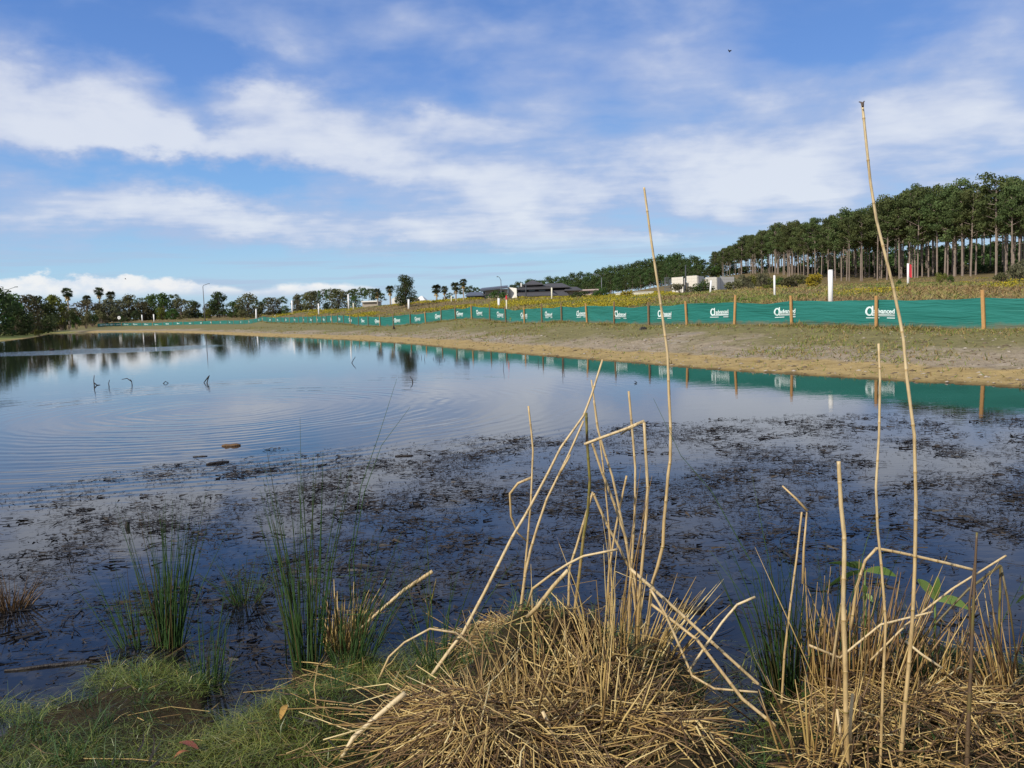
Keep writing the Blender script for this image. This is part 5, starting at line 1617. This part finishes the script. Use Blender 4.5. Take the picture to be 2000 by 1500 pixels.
reed([(1178, 1260), (1190, 1110), (1201, 1040), (1213, 980), (1224, 929)], (5.5, 5), 'short straight reed between the olive and the elbowed reeds', .06, (.4, .7))
reed([(1190, 1260), (1195, 1150), (1192, 1060), (1185, 980), (1178, 910), (1169, 840), (1155, 742)], (4.5, 3.5), 'hair thin reed in the tussock reaching toward the bank reflection', .08, (.55, .75))
reed([(1030, 1185), (1040, 1150), (1080, 1120), (1110, 1101), (1140, 1086), (1206, 1073)], (6, 5.5), 'arched dry leaf stalk lying across the tussock', -.1, (.7, .85), base=(1050, 1330), nodes=False)
reed([(1030, 1205), (1050, 1185), (1080, 1146), (1109, 1114)], (10, 9), 'stubby cut reed slanting right on top of the tussock', -.1, (.75, .85), base=(1050, 1330))
reed([(1345, 1312), (1378, 1262), (1410, 1216), (1440, 1181), (1475, 1166)], (6, 6), 'pale straw arched to the right over the dark gap', .0, (.9, .95), base=(1330, 1400), nodes=False)
reed([(1230, 1110), (1270, 1145), (1340, 1208), (1378, 1243), (1482, 1337)], (8, 7), 'fallen reed sloping down right from the tussock to the gap', -.1, (.85, .85), base=(1270, 1330))
reed([(1272, 1180), (1330, 1225), (1362, 1250), (1400, 1300), (1450, 1365), (1515, 1418)], (7, 8), 'second fallen reed sloping into the gap in the bank', -.2, (.7, .75), base=(1280, 1370))
reed([(1270, 1150), (1300, 1200), (1335, 1280), (1352, 1320), (1395, 1345), (1480, 1352)], (6, 5), 'fallen reed with a broken node lying low over the gap', -.15, (.8, .8), base=(1280, 1370))
reed([(726, 1332), (760, 1283), (790, 1255), (840, 1228), (890, 1236), (938, 1272)], (5.5, 5), 'arched straw at the left foot of the tussock', .0, (.75, .8), nodes=False)
reed([(645, 1490), (690, 1441), (745, 1393), (792, 1354)], (10, 15), 'thick cut reed lying on the grass at the bottom with a pale blunt end', .12, (.88, .98), nodes=False)
reed([(690, 1240), (740, 1195), (790, 1152), (845, 1116)], (6, 10), 'dry tattered leaf blade leaning right above the green rushes', .1, (.6, .75), base=(640, 1290), nodes=False)
reed([(830, 1290), (838, 1190), (846, 1160), (852, 1130)], (5, 3), 'dark bent stalk left of the tussock', .0, (.1, .15), extra=[([(836, 1185), (830, 1170), (825, 1172), (848, 1158)], 4)])
reed([(1100, 1490), (1082, 1440), (1060, 1390)], (12, 9), 'short pale reed stump at the bottom centre', .0, (.8, .85))
reed([(1580, 1260), (1640, 1285), (1720, 1220), (1822, 1195)], (6, 5), 'straw lying level through the stubble on the right', .0, (.85, .9), base=(1640, 1400), nodes=False)
reed([(1700, 1290), (1770, 1220), (1860, 1150), (1965, 1085)], (5, 5), 'long straw slanting up right through the stubble', .05, (.75, .8), base=(1690, 1390), nodes=False)
reed([(1768, 1252), (1800, 1278), (1840, 1305)], (6, 6), 'short white straw crossing the tallest reed', -.05, (1, 1), base=(1740, 1400), nodes=False)

# rush clumps and stubble
def rush_clump(px, py, n, hmin, hmax, spread, lean, tlo, thi, r, label, seed, name='rush_clump', cat='rushes', rootw=.07, mat_=None, bendamt=.22, n_side=3):
    b = on_ground(px, py)
    g = np.random.default_rng(seed)
    h = hmin + (hmax - hmin) * g.random(n) ** 1.4
    a = g.random(n) * 6.283; q = np.sqrt(g.random(n))
    p0 = np.c_[q * np.cos(a) * rootw, q * np.sin(a) * rootw * .7, np.full(n, -.03)]
    d = np.c_[np.cos(a) * q * spread + lean + g.normal(size=n) * spread * .35, np.sin(a) * q * spread * .8 + g.normal(size=n) * spread * .25, np.ones(n)]
    d = unit(d)
    bend = np.c_[d[:, :2] * bendamt + g.normal(size=(n, 2)) * .05, np.zeros(n)] - np.array([0, 0, .06])
    p1 = p0 + d * (h * .5)[:, None] + bend * (h * .12)[:, None]
    p2 = p0 + d * h[:, None] + bend * (h * .75)[:, None]
    # some kink over
    kk = g.random(n) < .10
    p2[kk] = p1[kk] + unit(g.normal(size=(kk.sum(), 3)) * [1, .7, .35]) * (h[kk] * .4)[:, None]
    V, Fq, bid = straws(p0, p1, p2, np.full(n, r) * g.uniform(.7, 1.25, n), n_side)
    V = V.reshape(n, 3, n_side, 3)
    c = V[:, 2].mean(1, keepdims=True); V[:, 2] = c + (V[:, 2] - c) * .35
    t = tlo + (thi - tlo) * g.random(n)
    t = np.where(g.random(n) < .14, .04 + .1 * g.random(n), t)
    o = link(name, mesh_np(name, V.reshape(-1, 3), Fq, mat_ or RUSH, False, {'tint': t[bid]}), None, b)
    tag(o, label, cat)
    return o
rush_clump(330, 1262, 120, .25, .84, .19, .04, .35, .95, .0026, 'tall dark green rush clump standing in the water at the left', 1)
rush_clump(262, 1262, 34, .2, .55, .30, -.14, .4, 1.0, .0024, 'sparse rushes leaning left beside the tall dark clump', 2)
rush_clump(408, 1335, 46, .15, .48, .22, .06, .5, 1.0, .0022, 'small bright green rush tuft right of the tall dark clump', 3)
rush_clump(480, 1178, 70, .12, .36, .55, .0, .3, .8, .0022, 'low wispy rush tuft in the water between the two tall clumps', 4)
rush_clump(598, 1300, 80, .30, 1.08, .17, .0, .3, .9, .0028, 'tall green rush clump with stems fanning upward left of the tussock', 5)
rush_clump(690, 1300, 70, .2, .72, .40, .15, .4, .95, .0022, 'loose green rushes crossing in front of the water left of the tussock', 6)
rush_clump(860, 1300, 40, .2, .75, .38, .12, .4, 1.0, .0020, 'thin green blades leaning right beside the tussock', 7)
rush_clump(668, 1270, 120, .12, .42, .34, .16, .4, .85, .0042, 'bleached dead tuft of cut reeds right of the tall green rushes', 8, 'dead_tuft', 'reed tuft', .08, STRAW, .2, 4)
rush_clump(22, 1190, 70, .10, .28, .6, .02, .0, .12, .0035, 'brown rotten reed tuft in the water at the left edge', 9, 'dead_tuft', 'reed tuft', .08, STRAW, .3, 4)
rush_clump(1533, 1355, 70, .25, .70, .20, -.07, .05, .75, .0030, 'olive brown rush clump at the left of the right hand stubble', 10)
rush_clump(1600, 1345, 50, .2, .58, .14, .03, .1, .6, .0042, 'upright brown stubble beside the thin snapped reed', 11, 'reed_stubble', 'reed stubble', .10, STRAW, .05, 4)
rush_clump(1700, 1350, 110, .2, .58, .30, .14, .05, .55, .0044, 'dense rusty stubble leaning right behind the thick pale reed stub', 12, 'reed_stubble', 'reed stubble', .12, STRAW, .12, 4)
rush_clump(1640, 1335, 46, .25, .75, .30, .02, .5, 1.0, .0022, 'a few green rushes behind the thick pale reed stub', 13)
rush_clump(1840, 1350, 44, .12, .45, .40, .0, .05, .6, .0036, 'thin mixed stubble right of the tallest reed', 14, 'reed_stubble', 'reed stubble', .16, STRAW, .1, 4)
rush_clump(1790, 1340, 40, .15, .5, .45, .0, .3, .9, .0022, 'scattered green blades among the stubble below the leafy weed', 23)
rush_clump(1985, 1370, 60, .15, .55, .30, -.1, .0, .7, .0038, 'dry stubble at the right edge', 15, 'reed_stubble', 'reed stubble', .12, STRAW, .1, 4)
rush_clump(1600, 1470, 34, .15, .40, .35, .0, .1, .75, .0036, 'short straw stubble at the foot of the thick pale reed stub', 16, 'reed_stubble', 'reed stubble', .14, STRAW, .1, 4)
rush_clump(1000, 1330, 40, .10, .48, .50, .05, .3, .8, .0034, 'upright straws on the left half of the tussock', 17, 'reed_stubble', 'reed stubble', .14, STRAW, .1, 4)
rush_clump(1180, 1330, 50, .12, .60, .50, .06, .3, .9, .0038, 'upright straws and stems on the right half of the tussock', 18, 'reed_stubble', 'reed stubble', .16, STRAW, .1, 4)
rush_clump(1060, 1300, 16, .15, .70, .34, .03, .35, .95, .0024, 'thin dry stalks standing up through the left of the tussock', 20, 'dry_stalks', 'reed stalks', .12, STRAW, .12, 4)
rush_clump(1205, 1310, 24, .15, .75, .32, .02, .35, .95, .0024, 'thin dry stalks crowding between the reeds on the right of the tussock', 21, 'dry_stalks', 'reed stalks', .13, STRAW, .12, 4)
rush_clump(1690, 1400, 26, .3, .75, .3, .08, .15, .8, .0024, 'thin dry stalks between the thick pale reed stub and the tallest reed', 22, 'dry_stalks', 'reed stalks', .16, STRAW, .12, 4)
rush_clump(1260, 1300, 50, .2, .5, .35, .3, .5, .95, .0036, 'straws spilling right from the tussock over the water', 19, 'reed_stubble', 'reed stubble', .10, STRAW, .3, 4)
for i, (ln, lb) in enumerate([([(690, 1290), (682, 1100), (705, 950), (740, 850), (775, 740)], 'longest green rush blade, tip against the open water'),
                              ([(700, 1290), (690, 1080), (712, 960), (745, 870), (801, 795)], 'long green rush blade right of the longest one'),
                              ([(586, 1300), (585, 1100), (588, 950), (586, 815)], 'red tipped straight rush blade in the tall green clump'),
                              ([(1545, 1370), (1500, 1200), (1480, 1120), (1440, 1050), (1390, 960), (1330, 890), (1276, 778)], 'long rush blade leaning far left with a reddish tip above the gap'),
                              ([(1550, 1370), (1500, 1260), (1450, 1160), (1386, 1075)], 'shorter green rush blade leaning left above the gap'),
                              ([(1545, 1360), (1520, 1180), (1490, 1040), (1468, 925)], 'thin reddish rush blade upright right of the gap'),
                              ([(1640, 1340), (1660, 1180), (1695, 1050), (1720, 1000)], 'reddish thin blade behind the thick pale reed stub'),
                              ([(560, 1300), (552, 1150), (540, 1020), (515, 906)], 'rush blade leaning left out of the tall green clump'),
                              ([(1905, 1330), (1960, 1210), (2010, 1110)], 'green rush blade slanting to the right edge')]):
    b = on_ground(*ln[0]); P = [W(px, py, b[1] + .10 * j / len(ln)) for j, (px, py) in enumerate(ln)]
    mb = MB(); n = len(P); mb.tube(P, [.0030 * (1.05 - .85 * j / (n - 1)) for j in range(n)], 5, True, [.55 - (.5 if 'red' in lb and j == n - 1 else 0) + .05 * j for j in range(n)])
    tag(mb.build('tall_rush', RUSH, None, True, P[0]), lb, 'rush')

# leafy weeds in the shallows
WEEDLEAF = tint_mat('weed_leaf', [(0, (.10, .17, .035)), (1, (.22, .32, .09))], .5, .35, .25)
def leafy_weed(px, py, leaves, label, base):
    b = on_ground(*base); Y = b[1]
    e = empty('leafy_weed', b)
    top = W(px, py, Y) - b
    mb = MB(); mb.tube([np.array([0, 0, -.05]), top * .5 + [.004, 0, 0], top], [.006, .005, .004], 6, True, .3); mb.build('stem', WEEDLEAF, e, True)
    for (tx, ty, w, dip) in leaves:
        tip = W(tx, ty, Y - .03) - b
        mid = (top + tip) / 2 + np.array([0, -.01, dip])
        n, mb = 8, MB()
        L = np.linalg.norm(tip - top); ww = w / FPX * Y
        sd_ = unit(np.cross(tip - top, [0, 1.0, .25]))
        sd_ = unit(sd_ + np.array([0, .35, 0]))
        V = []
        for i in range(n + 1):
            t = i / n
            c = top * (1 - t) ** 2 + 2 * mid * t * (1 - t) + tip * t * t
            hw = ww * math.sin(math.pi * (t * .93 + .035)) ** .8
            V += [c - sd_ * hw, c + np.array([0, 0, -.004]), c + sd_ * hw]
        F_ = []
        for i in range(n):
            F_ += [(3 * i, 3 * i + 1, 3 * i + 4, 3 * i + 3), (3 * i + 1, 3 * i + 2, 3 * i + 5, 3 * i + 4)]
        mb.add(V, F_, random.random()); mb.build('leaf', WEEDLEAF, e, True)
    tag(e, label, 'weed')
leafy_weed(1826, 1172, [(1792, 1131, 9, .03), (1831, 1126, 7, .0), (1892, 1190, 9, .045), (1822, 1190, 5, .0)], 'leafy green weed standing in the shallows right of the tallest reed', (1824, 1260))
leafy_weed(1690, 1115, [(1660, 1098, 8, .02), (1612, 1150, 8, .04), (1750, 1125, 8, .03), (1618, 1100, 6, .03)], 'leafy green weed with drooping leaves behind the thick pale reed stub', (1680, 1290))
leafy_weed(1690, 1160, [(1686, 1142, 6, .01), (1680, 1170, 5, .01), (1705, 1175, 5, .01)], 'small yellowing leafy sprig below the drooping leafy weed', (1688, 1290))
leafy_weed(2003, 1165, [(1984, 1178, 9, .02), (2030, 1150, 9, .03), (2010, 1130, 7, .02)], 'leafy weed cut off by the right edge', (2000, 1260))

# ------------------------------------------------------------------ straw tussocks, litter, mossy grass
HOLLOWS = [(*G(1185, 1415, .15)[:2], .075), (*G(1230, 1450, .15)[:2], .06), (*G(1880, 1460, .2)[:2], .07), (*G(1470, 1440, .1)[:2], .13), (*G(1010, 1440, .2)[:2], .035), (*G(1560, 1480, .2)[:2], .05)]
def tussock(px, py, n, sx, sy, label, seed, zlift=.06, rmin=.0018, rmax=.0042, Lmax=.38, drape=.30):
    b = on_ground(px, py)
    g = np.random.default_rng(seed)
    a = g.random(n) * 6.283; q = np.sqrt(g.random(n))
    x, y = b[0] + q * np.cos(a) * sx, b[1] + q * np.sin(a) * sy
    s = pond_dist(x, y)
    z = np.maximum(ground_z(x, y, s), .0) + g.random(n) ** 1.5 * zlift
    L = .07 + (Lmax - .07) * g.random(n) ** 1.8
    th = np.where(g.random(n) < .6, a + g.normal(size=n) * .8, g.random(n) * 6.283)
    el = g.normal(size=n) * .28
    d = np.c_[np.cos(th) * np.cos(el), np.sin(th) * np.cos(el), np.sin(el)]
    p0 = np.c_[x, y, z]
    p1 = p0 + d * (L * .5)[:, None]; p2 = p1 + unit(d + g.normal(size=(n, 3)) * [.3, .3, .25]) * (L * .5)[:, None]
    arc = g.random(n) < drape                         # stalks that start high, arch over and hang down the side
    q2 = .45 * np.sqrt(g.random(n)); xa, ya = b[0] + q2 * np.cos(a) * sx, b[1] + .03 + q2 * np.sin(a) * sy
    out = unit(np.c_[np.cos(a) + g.normal(size=n) * .35, np.sin(a) - .35 + g.normal(size=n) * .35, np.zeros(n)])
    La = (.16 + .30 * g.random(n) ** 1.4)[:, None]
    pa = np.c_[xa, ya, ground_z(xa, ya) + .02 + .07 * g.random(n)]
    pb = pa + out * La * .5 + np.c_[np.zeros((n, 2)), .015 + .05 * g.random(n)]
    pc = pb + out * La * (.18 + .3 * g.random((n, 1))) - np.c_[np.zeros((n, 2)), La[:, 0] * (.15 + .5 * g.random(n))]
    p0 = np.where(arc[:, None], pa, p0); p1 = np.where(arc[:, None], pb, p1); p2 = np.where(arc[:, None], pc, p2)
    for p in (p1, p2):
        gz_ = np.maximum(ground_z(p[:, 0], p[:, 1]), 0.0) + .004 + zlift * .5 * g.random(n) ** 2
        p[:, 2] = np.where(arc, np.maximum(p[:, 2], gz_), np.maximum(np.minimum(p[:, 2], gz_ + .10), gz_))
    r = rmin + (rmax - rmin) * g.random(n) ** 2
    ok = ~((fbm(p1[:, 0] * 9, p1[:, 1] * 9, 2) < .43) & (g.random(n) < .6) & ~arc)
    for hx, hy, hr in HOLLOWS:
        for p in (p0, p1, p2): ok &= ~((np.hypot(p[:, 0] - hx, p[:, 1] - hy) < hr) & (g.random(n) < .93))
    p0, p1, p2, r, x, y = p0[ok], p1[ok], p2[ok], r[ok], x[ok], y[ok]; n = len(p0)
    V, Fq, bid = straws(p0, p1, p2, r, 4)
    t = np.clip(.0 + .95 * g.random(n) ** 1.5 + .55 * (fbm(x * 6, y * 6) - .5), 0, 1)
    o = link('straw_tussock', mesh_np('straw_tussock', V - b, Fq, STRAW, False, {'tint': t[bid]}), None, b)
    tag(o, label, 'tussock')
tussock(1045, 1320, 3600, .33, .30, 'large tangled straw tussock under the leaning reeds', 31, .12, .0013, .0034, .46)
tussock(1030, 1270, 1500, .21, .17, 'shaggy straw knot on the crest of the large tussock', 37, .10, .0013, .0032, .30, .45)
tussock(1190, 1330, 1000, .22, .22, 'straw heap at the right shoulder of the large tussock', 32, .12, .0014, .0036, .46)
tussock(905, 1425, 800, .25, .23, 'collapsed straw heap at the lower left of the large tussock', 33, .09, .0013, .0036, .46)
tussock(1310, 1455, 750, .17, .12, 'pale flattened straw heap at the lower right of the large tussock', 34, .08, .0016, .0042, .30, .12)
tussock(1720, 1490, 420, .30, .12, 'thin straw mat at the foot of the tallest reed along the bottom edge', 38, .05, .0013, .0034, .34, .1)
tussock(1775, 1405, 620, .34, .22, 'tangled straw mat under the tallest reed', 35, .10, .0014, .0036, .36, .2)
tussock(1960, 1420, 380, .30, .28, 'straw mat in the lower right corner', 36, .08, .0014, .0036, .42)

def near_litter():
    g = np.random.default_rng(51)
    n0 = 16000
    x = g.uniform(-2.4, 2.4, n0); y = g.uniform(1.5, 4.4, n0)
    s = pond_dist(x, y)
    px = 1000 + x / y * FPX
    keep = (s > 0.0) & (g.random(n0) < np.where(px > 800, .20, np.where(px > 520, .15, .02)))
    x, y, s = x[keep], y[keep], s[keep]; n = len(x)
    z = np.maximum(ground_z(x, y, s), 0) + .004 + .02 * g.random(n)
    th = g.random(n) * 6.283; el = np.abs(g.normal(size=n)) * .14
    d = np.c_[np.cos(th) * np.cos(el), np.sin(th) * np.cos(el), np.sin(el)]
    L = .05 + .34 * g.random(n) ** 2
    p0 = np.c_[x, y, z]; p1 = p0 + d * (L * .5)[:, None]; p2 = p1 + unit(d + g.normal(size=(n, 3)) * .25) * (L * .5)[:, None]
    for p in (p1, p2):
        p[:, 2] = np.maximum(p[:, 2], np.maximum(ground_z(p[:, 0], p[:, 1]), 0) + .004)
    ok = np.ones(n, bool)
    for hx, hy, hr in HOLLOWS:
        ok &= ~((np.hypot(p1[:, 0] - hx, p1[:, 1] - hy) < hr * 1.2) & (g.random(n) < .9))
    p0, p1, p2 = p0[ok], p1[ok], p2[ok]; n = len(p0)
    V, Fq, bid = straws(p0, p1, p2, .0010 + .0020 * g.random(n) ** 2, 4)
    t = np.clip(g.random(n), 0, 1) * .85
    tag(link('straw_litter', mesh_np('straw_litter', V, Fq, STRAW, False, {'tint': t[bid]})), 'broken straw strewn over the near bank', None, None, 'stuff')
near_litter()

def mossy_grass():
    g = np.random.default_rng(53)
    n0 = 300000
    x = g.uniform(-3.2, 2.6, n0); y = g.uniform(1.4, 4.6, n0)
    s = pond_dist(x, y)
    px = 1000 + x / y * FPX
    patch = fbm(x * 4, y * 4, 3)
    keep = (s > -.22) & (patch > np.where(s < 0, .5 - .9 * s, 0)) & (g.random(n0) < np.where(px < 720, 1.0, np.where(px < 900, .5, .22)) * np.clip((patch - .35) * 5, .08, 1))
    x, y, s, patch = x[keep], y[keep], s[keep], patch[keep]; n = len(x)
    z = np.maximum(ground_z(x, y, s), .0)
    d = unit(np.c_[g.normal(size=(n, 2)) * 1.0, np.ones(n) * .75])
    L = .025 + (.06 + .11 * np.clip(patch * 2 - .7, 0, 1)) * g.random(n) ** 1.5
    V, Fq, bid = ribbons(np.c_[x, y, z - .005], d, L, .0020 + .0024 * g.random(n), np.c_[g.normal(size=(n, 2)) * .6, -.35 * np.ones(n)], unit(np.c_[g.normal(size=(n, 2)), np.zeros(n)]), 2, .2)
    t = np.clip(patch * 1.0 + g.normal(size=n) * .2 + .10, 0, 1)
    t = np.where(g.random(n) < .03, 1.0, np.minimum(t, .93))
    tag(link('mossy_grass', mesh_np('mossy_grass', V, Fq, MATGRASS, False, {'tint': t[bid]})), 'soft wet grass matting the near bank', None, None, 'stuff')
    # taller tufts of fresh grass here and there
    n0 = 240
    x = g.uniform(-2.6, 2.2, n0); y = g.uniform(1.8, 4.0, n0); s = pond_dist(x, y)
    k_ = (s > 0); x, y, s = x[k_], y[k_], s[k_]
    m = 16; X = np.repeat(np.c_[x, y, ground_z(x, y, s)], m, 0) + np.c_[g.normal(size=(len(x) * m, 2)) * .02, np.zeros(len(x) * m)]
    n = len(X)
    V, Fq, bid = ribbons(X, unit(np.c_[g.normal(size=(n, 2)) * .5, np.ones(n)]), .05 + .12 * g.random(n), .003 + .002 * g.random(n), np.c_[g.normal(size=(n, 2)) * .4, -.2 * np.ones(n)], unit(np.c_[g.normal(size=(n, 2)), np.zeros(n)]), 3, .1)
    tag(link('grass_tufts', mesh_np('grass_tufts', V, Fq, RUSH, False, {'tint': (.4 + .6 * g.random(n))[bid]})), 'fresh green grass blades coming through the straw', None, None, 'stuff')
mossy_grass()

def rotten_bits():
    g = np.random.default_rng(57); n0 = 9000
    x = g.uniform(-3.0, 2.4, n0); y = g.uniform(1.6, 4.4, n0); s = pond_dist(x, y)
    k_ = (s > -.25) & (g.random(n0) < np.where(fbm(x * 3 + 7, y * 3) > .5, .9, .25)); x, y, s = x[k_], y[k_], s[k_]; n = len(x)
    th = g.random(n) * 6.283
    z = np.maximum(ground_z(x, y, s), 0) + .004 + .03 * g.random(n) * (s > 0)
    V, Fq, bid = ribbons(np.c_[x, y, z], unit(np.c_[np.cos(th), np.sin(th), g.normal(size=n) * .2]), .02 + .12 * g.random(n) ** 2.5, .003 + .009 * g.random(n) ** 2, g.normal(size=(n, 3)) * [.4, .4, .1],
                         unit(np.c_[-np.sin(th), np.cos(th), g.normal(size=n) * .4]), 3, .3)
    tag(link('rotten_leaf_bits', mesh_np('rotten_leaf_bits', V, Fq, DEBRIS, False, {'tint': (.25 + .75 * g.random(n))[bid]})), 'dark rotten leaf bits and twigs caught in the wet grass', None, None, 'stuff')
rotten_bits()

def leaf(px, py, tx, ty, w, col, label):
    b = on_ground(px, py); t = on_ground(tx, ty)
    up = np.array([0, 0, .035]); b0, t0 = b + up, t + up
    ww = w / 2 / FPX * b[1]; sd_ = unit(np.cross(t0 - b0, [0, 0, 1]))
    mb = MB(); V = []
    for i in range(9):
        q = i / 8; c = b0 * (1 - q) + t0 * q + np.array([0, 0, .012 * math.sin(math.pi * q)]); h = ww * math.sin(math.pi * (q * .94 + .03)) ** .7
        V += [c - sd_ * h + [0, 0, .004], c, c + sd_ * h + [0, 0, .004]]
    mb.add(V, [f for i in range(8) for f in ((3 * i, 3 * i + 1, 3 * i + 4, 3 * i + 3), (3 * i + 1, 3 * i + 2, 3 * i + 5, 3 * i + 4))])
    tag(mb.build('fallen_leaf', flat_mat('leaf_' + label.split()[0], col, .6, .3, .25, 60), None, True, b), label, 'leaf')
leaf(350, 1470, 388, 1483, 16, (.16, .045, .028), 'red brown fallen gum leaf on the wet grass at the bottom left')
leaf(342, 1500, 372, 1488, 11, (.30, .11, .045), 'orange fallen gum leaf under the red brown one')
leaf(549, 1424, 562, 1395, 14, (.36, .21, .05), 'yellow ochre fallen leaf standing in the grass below the tall green rushes')
# broken branch end in the rushes
mb = MB(); b = on_ground(338, 1255); P = [W(*q, b[1]) for q in ((340, 1262), (318, 1215), (300, 1196), (276, 1196))]
mb.tube(P, [.012, .014, .018, .020], 8, True, .3); mb.tube([P[2], W(302, 1165, b[1])], [.010, .006], 6, True, .3)
tag(mb.build('broken_branch', BLACKWOOD, None, True, b), 'broken dark branch with a pale end caught in the tall dark rush clump', 'branch')
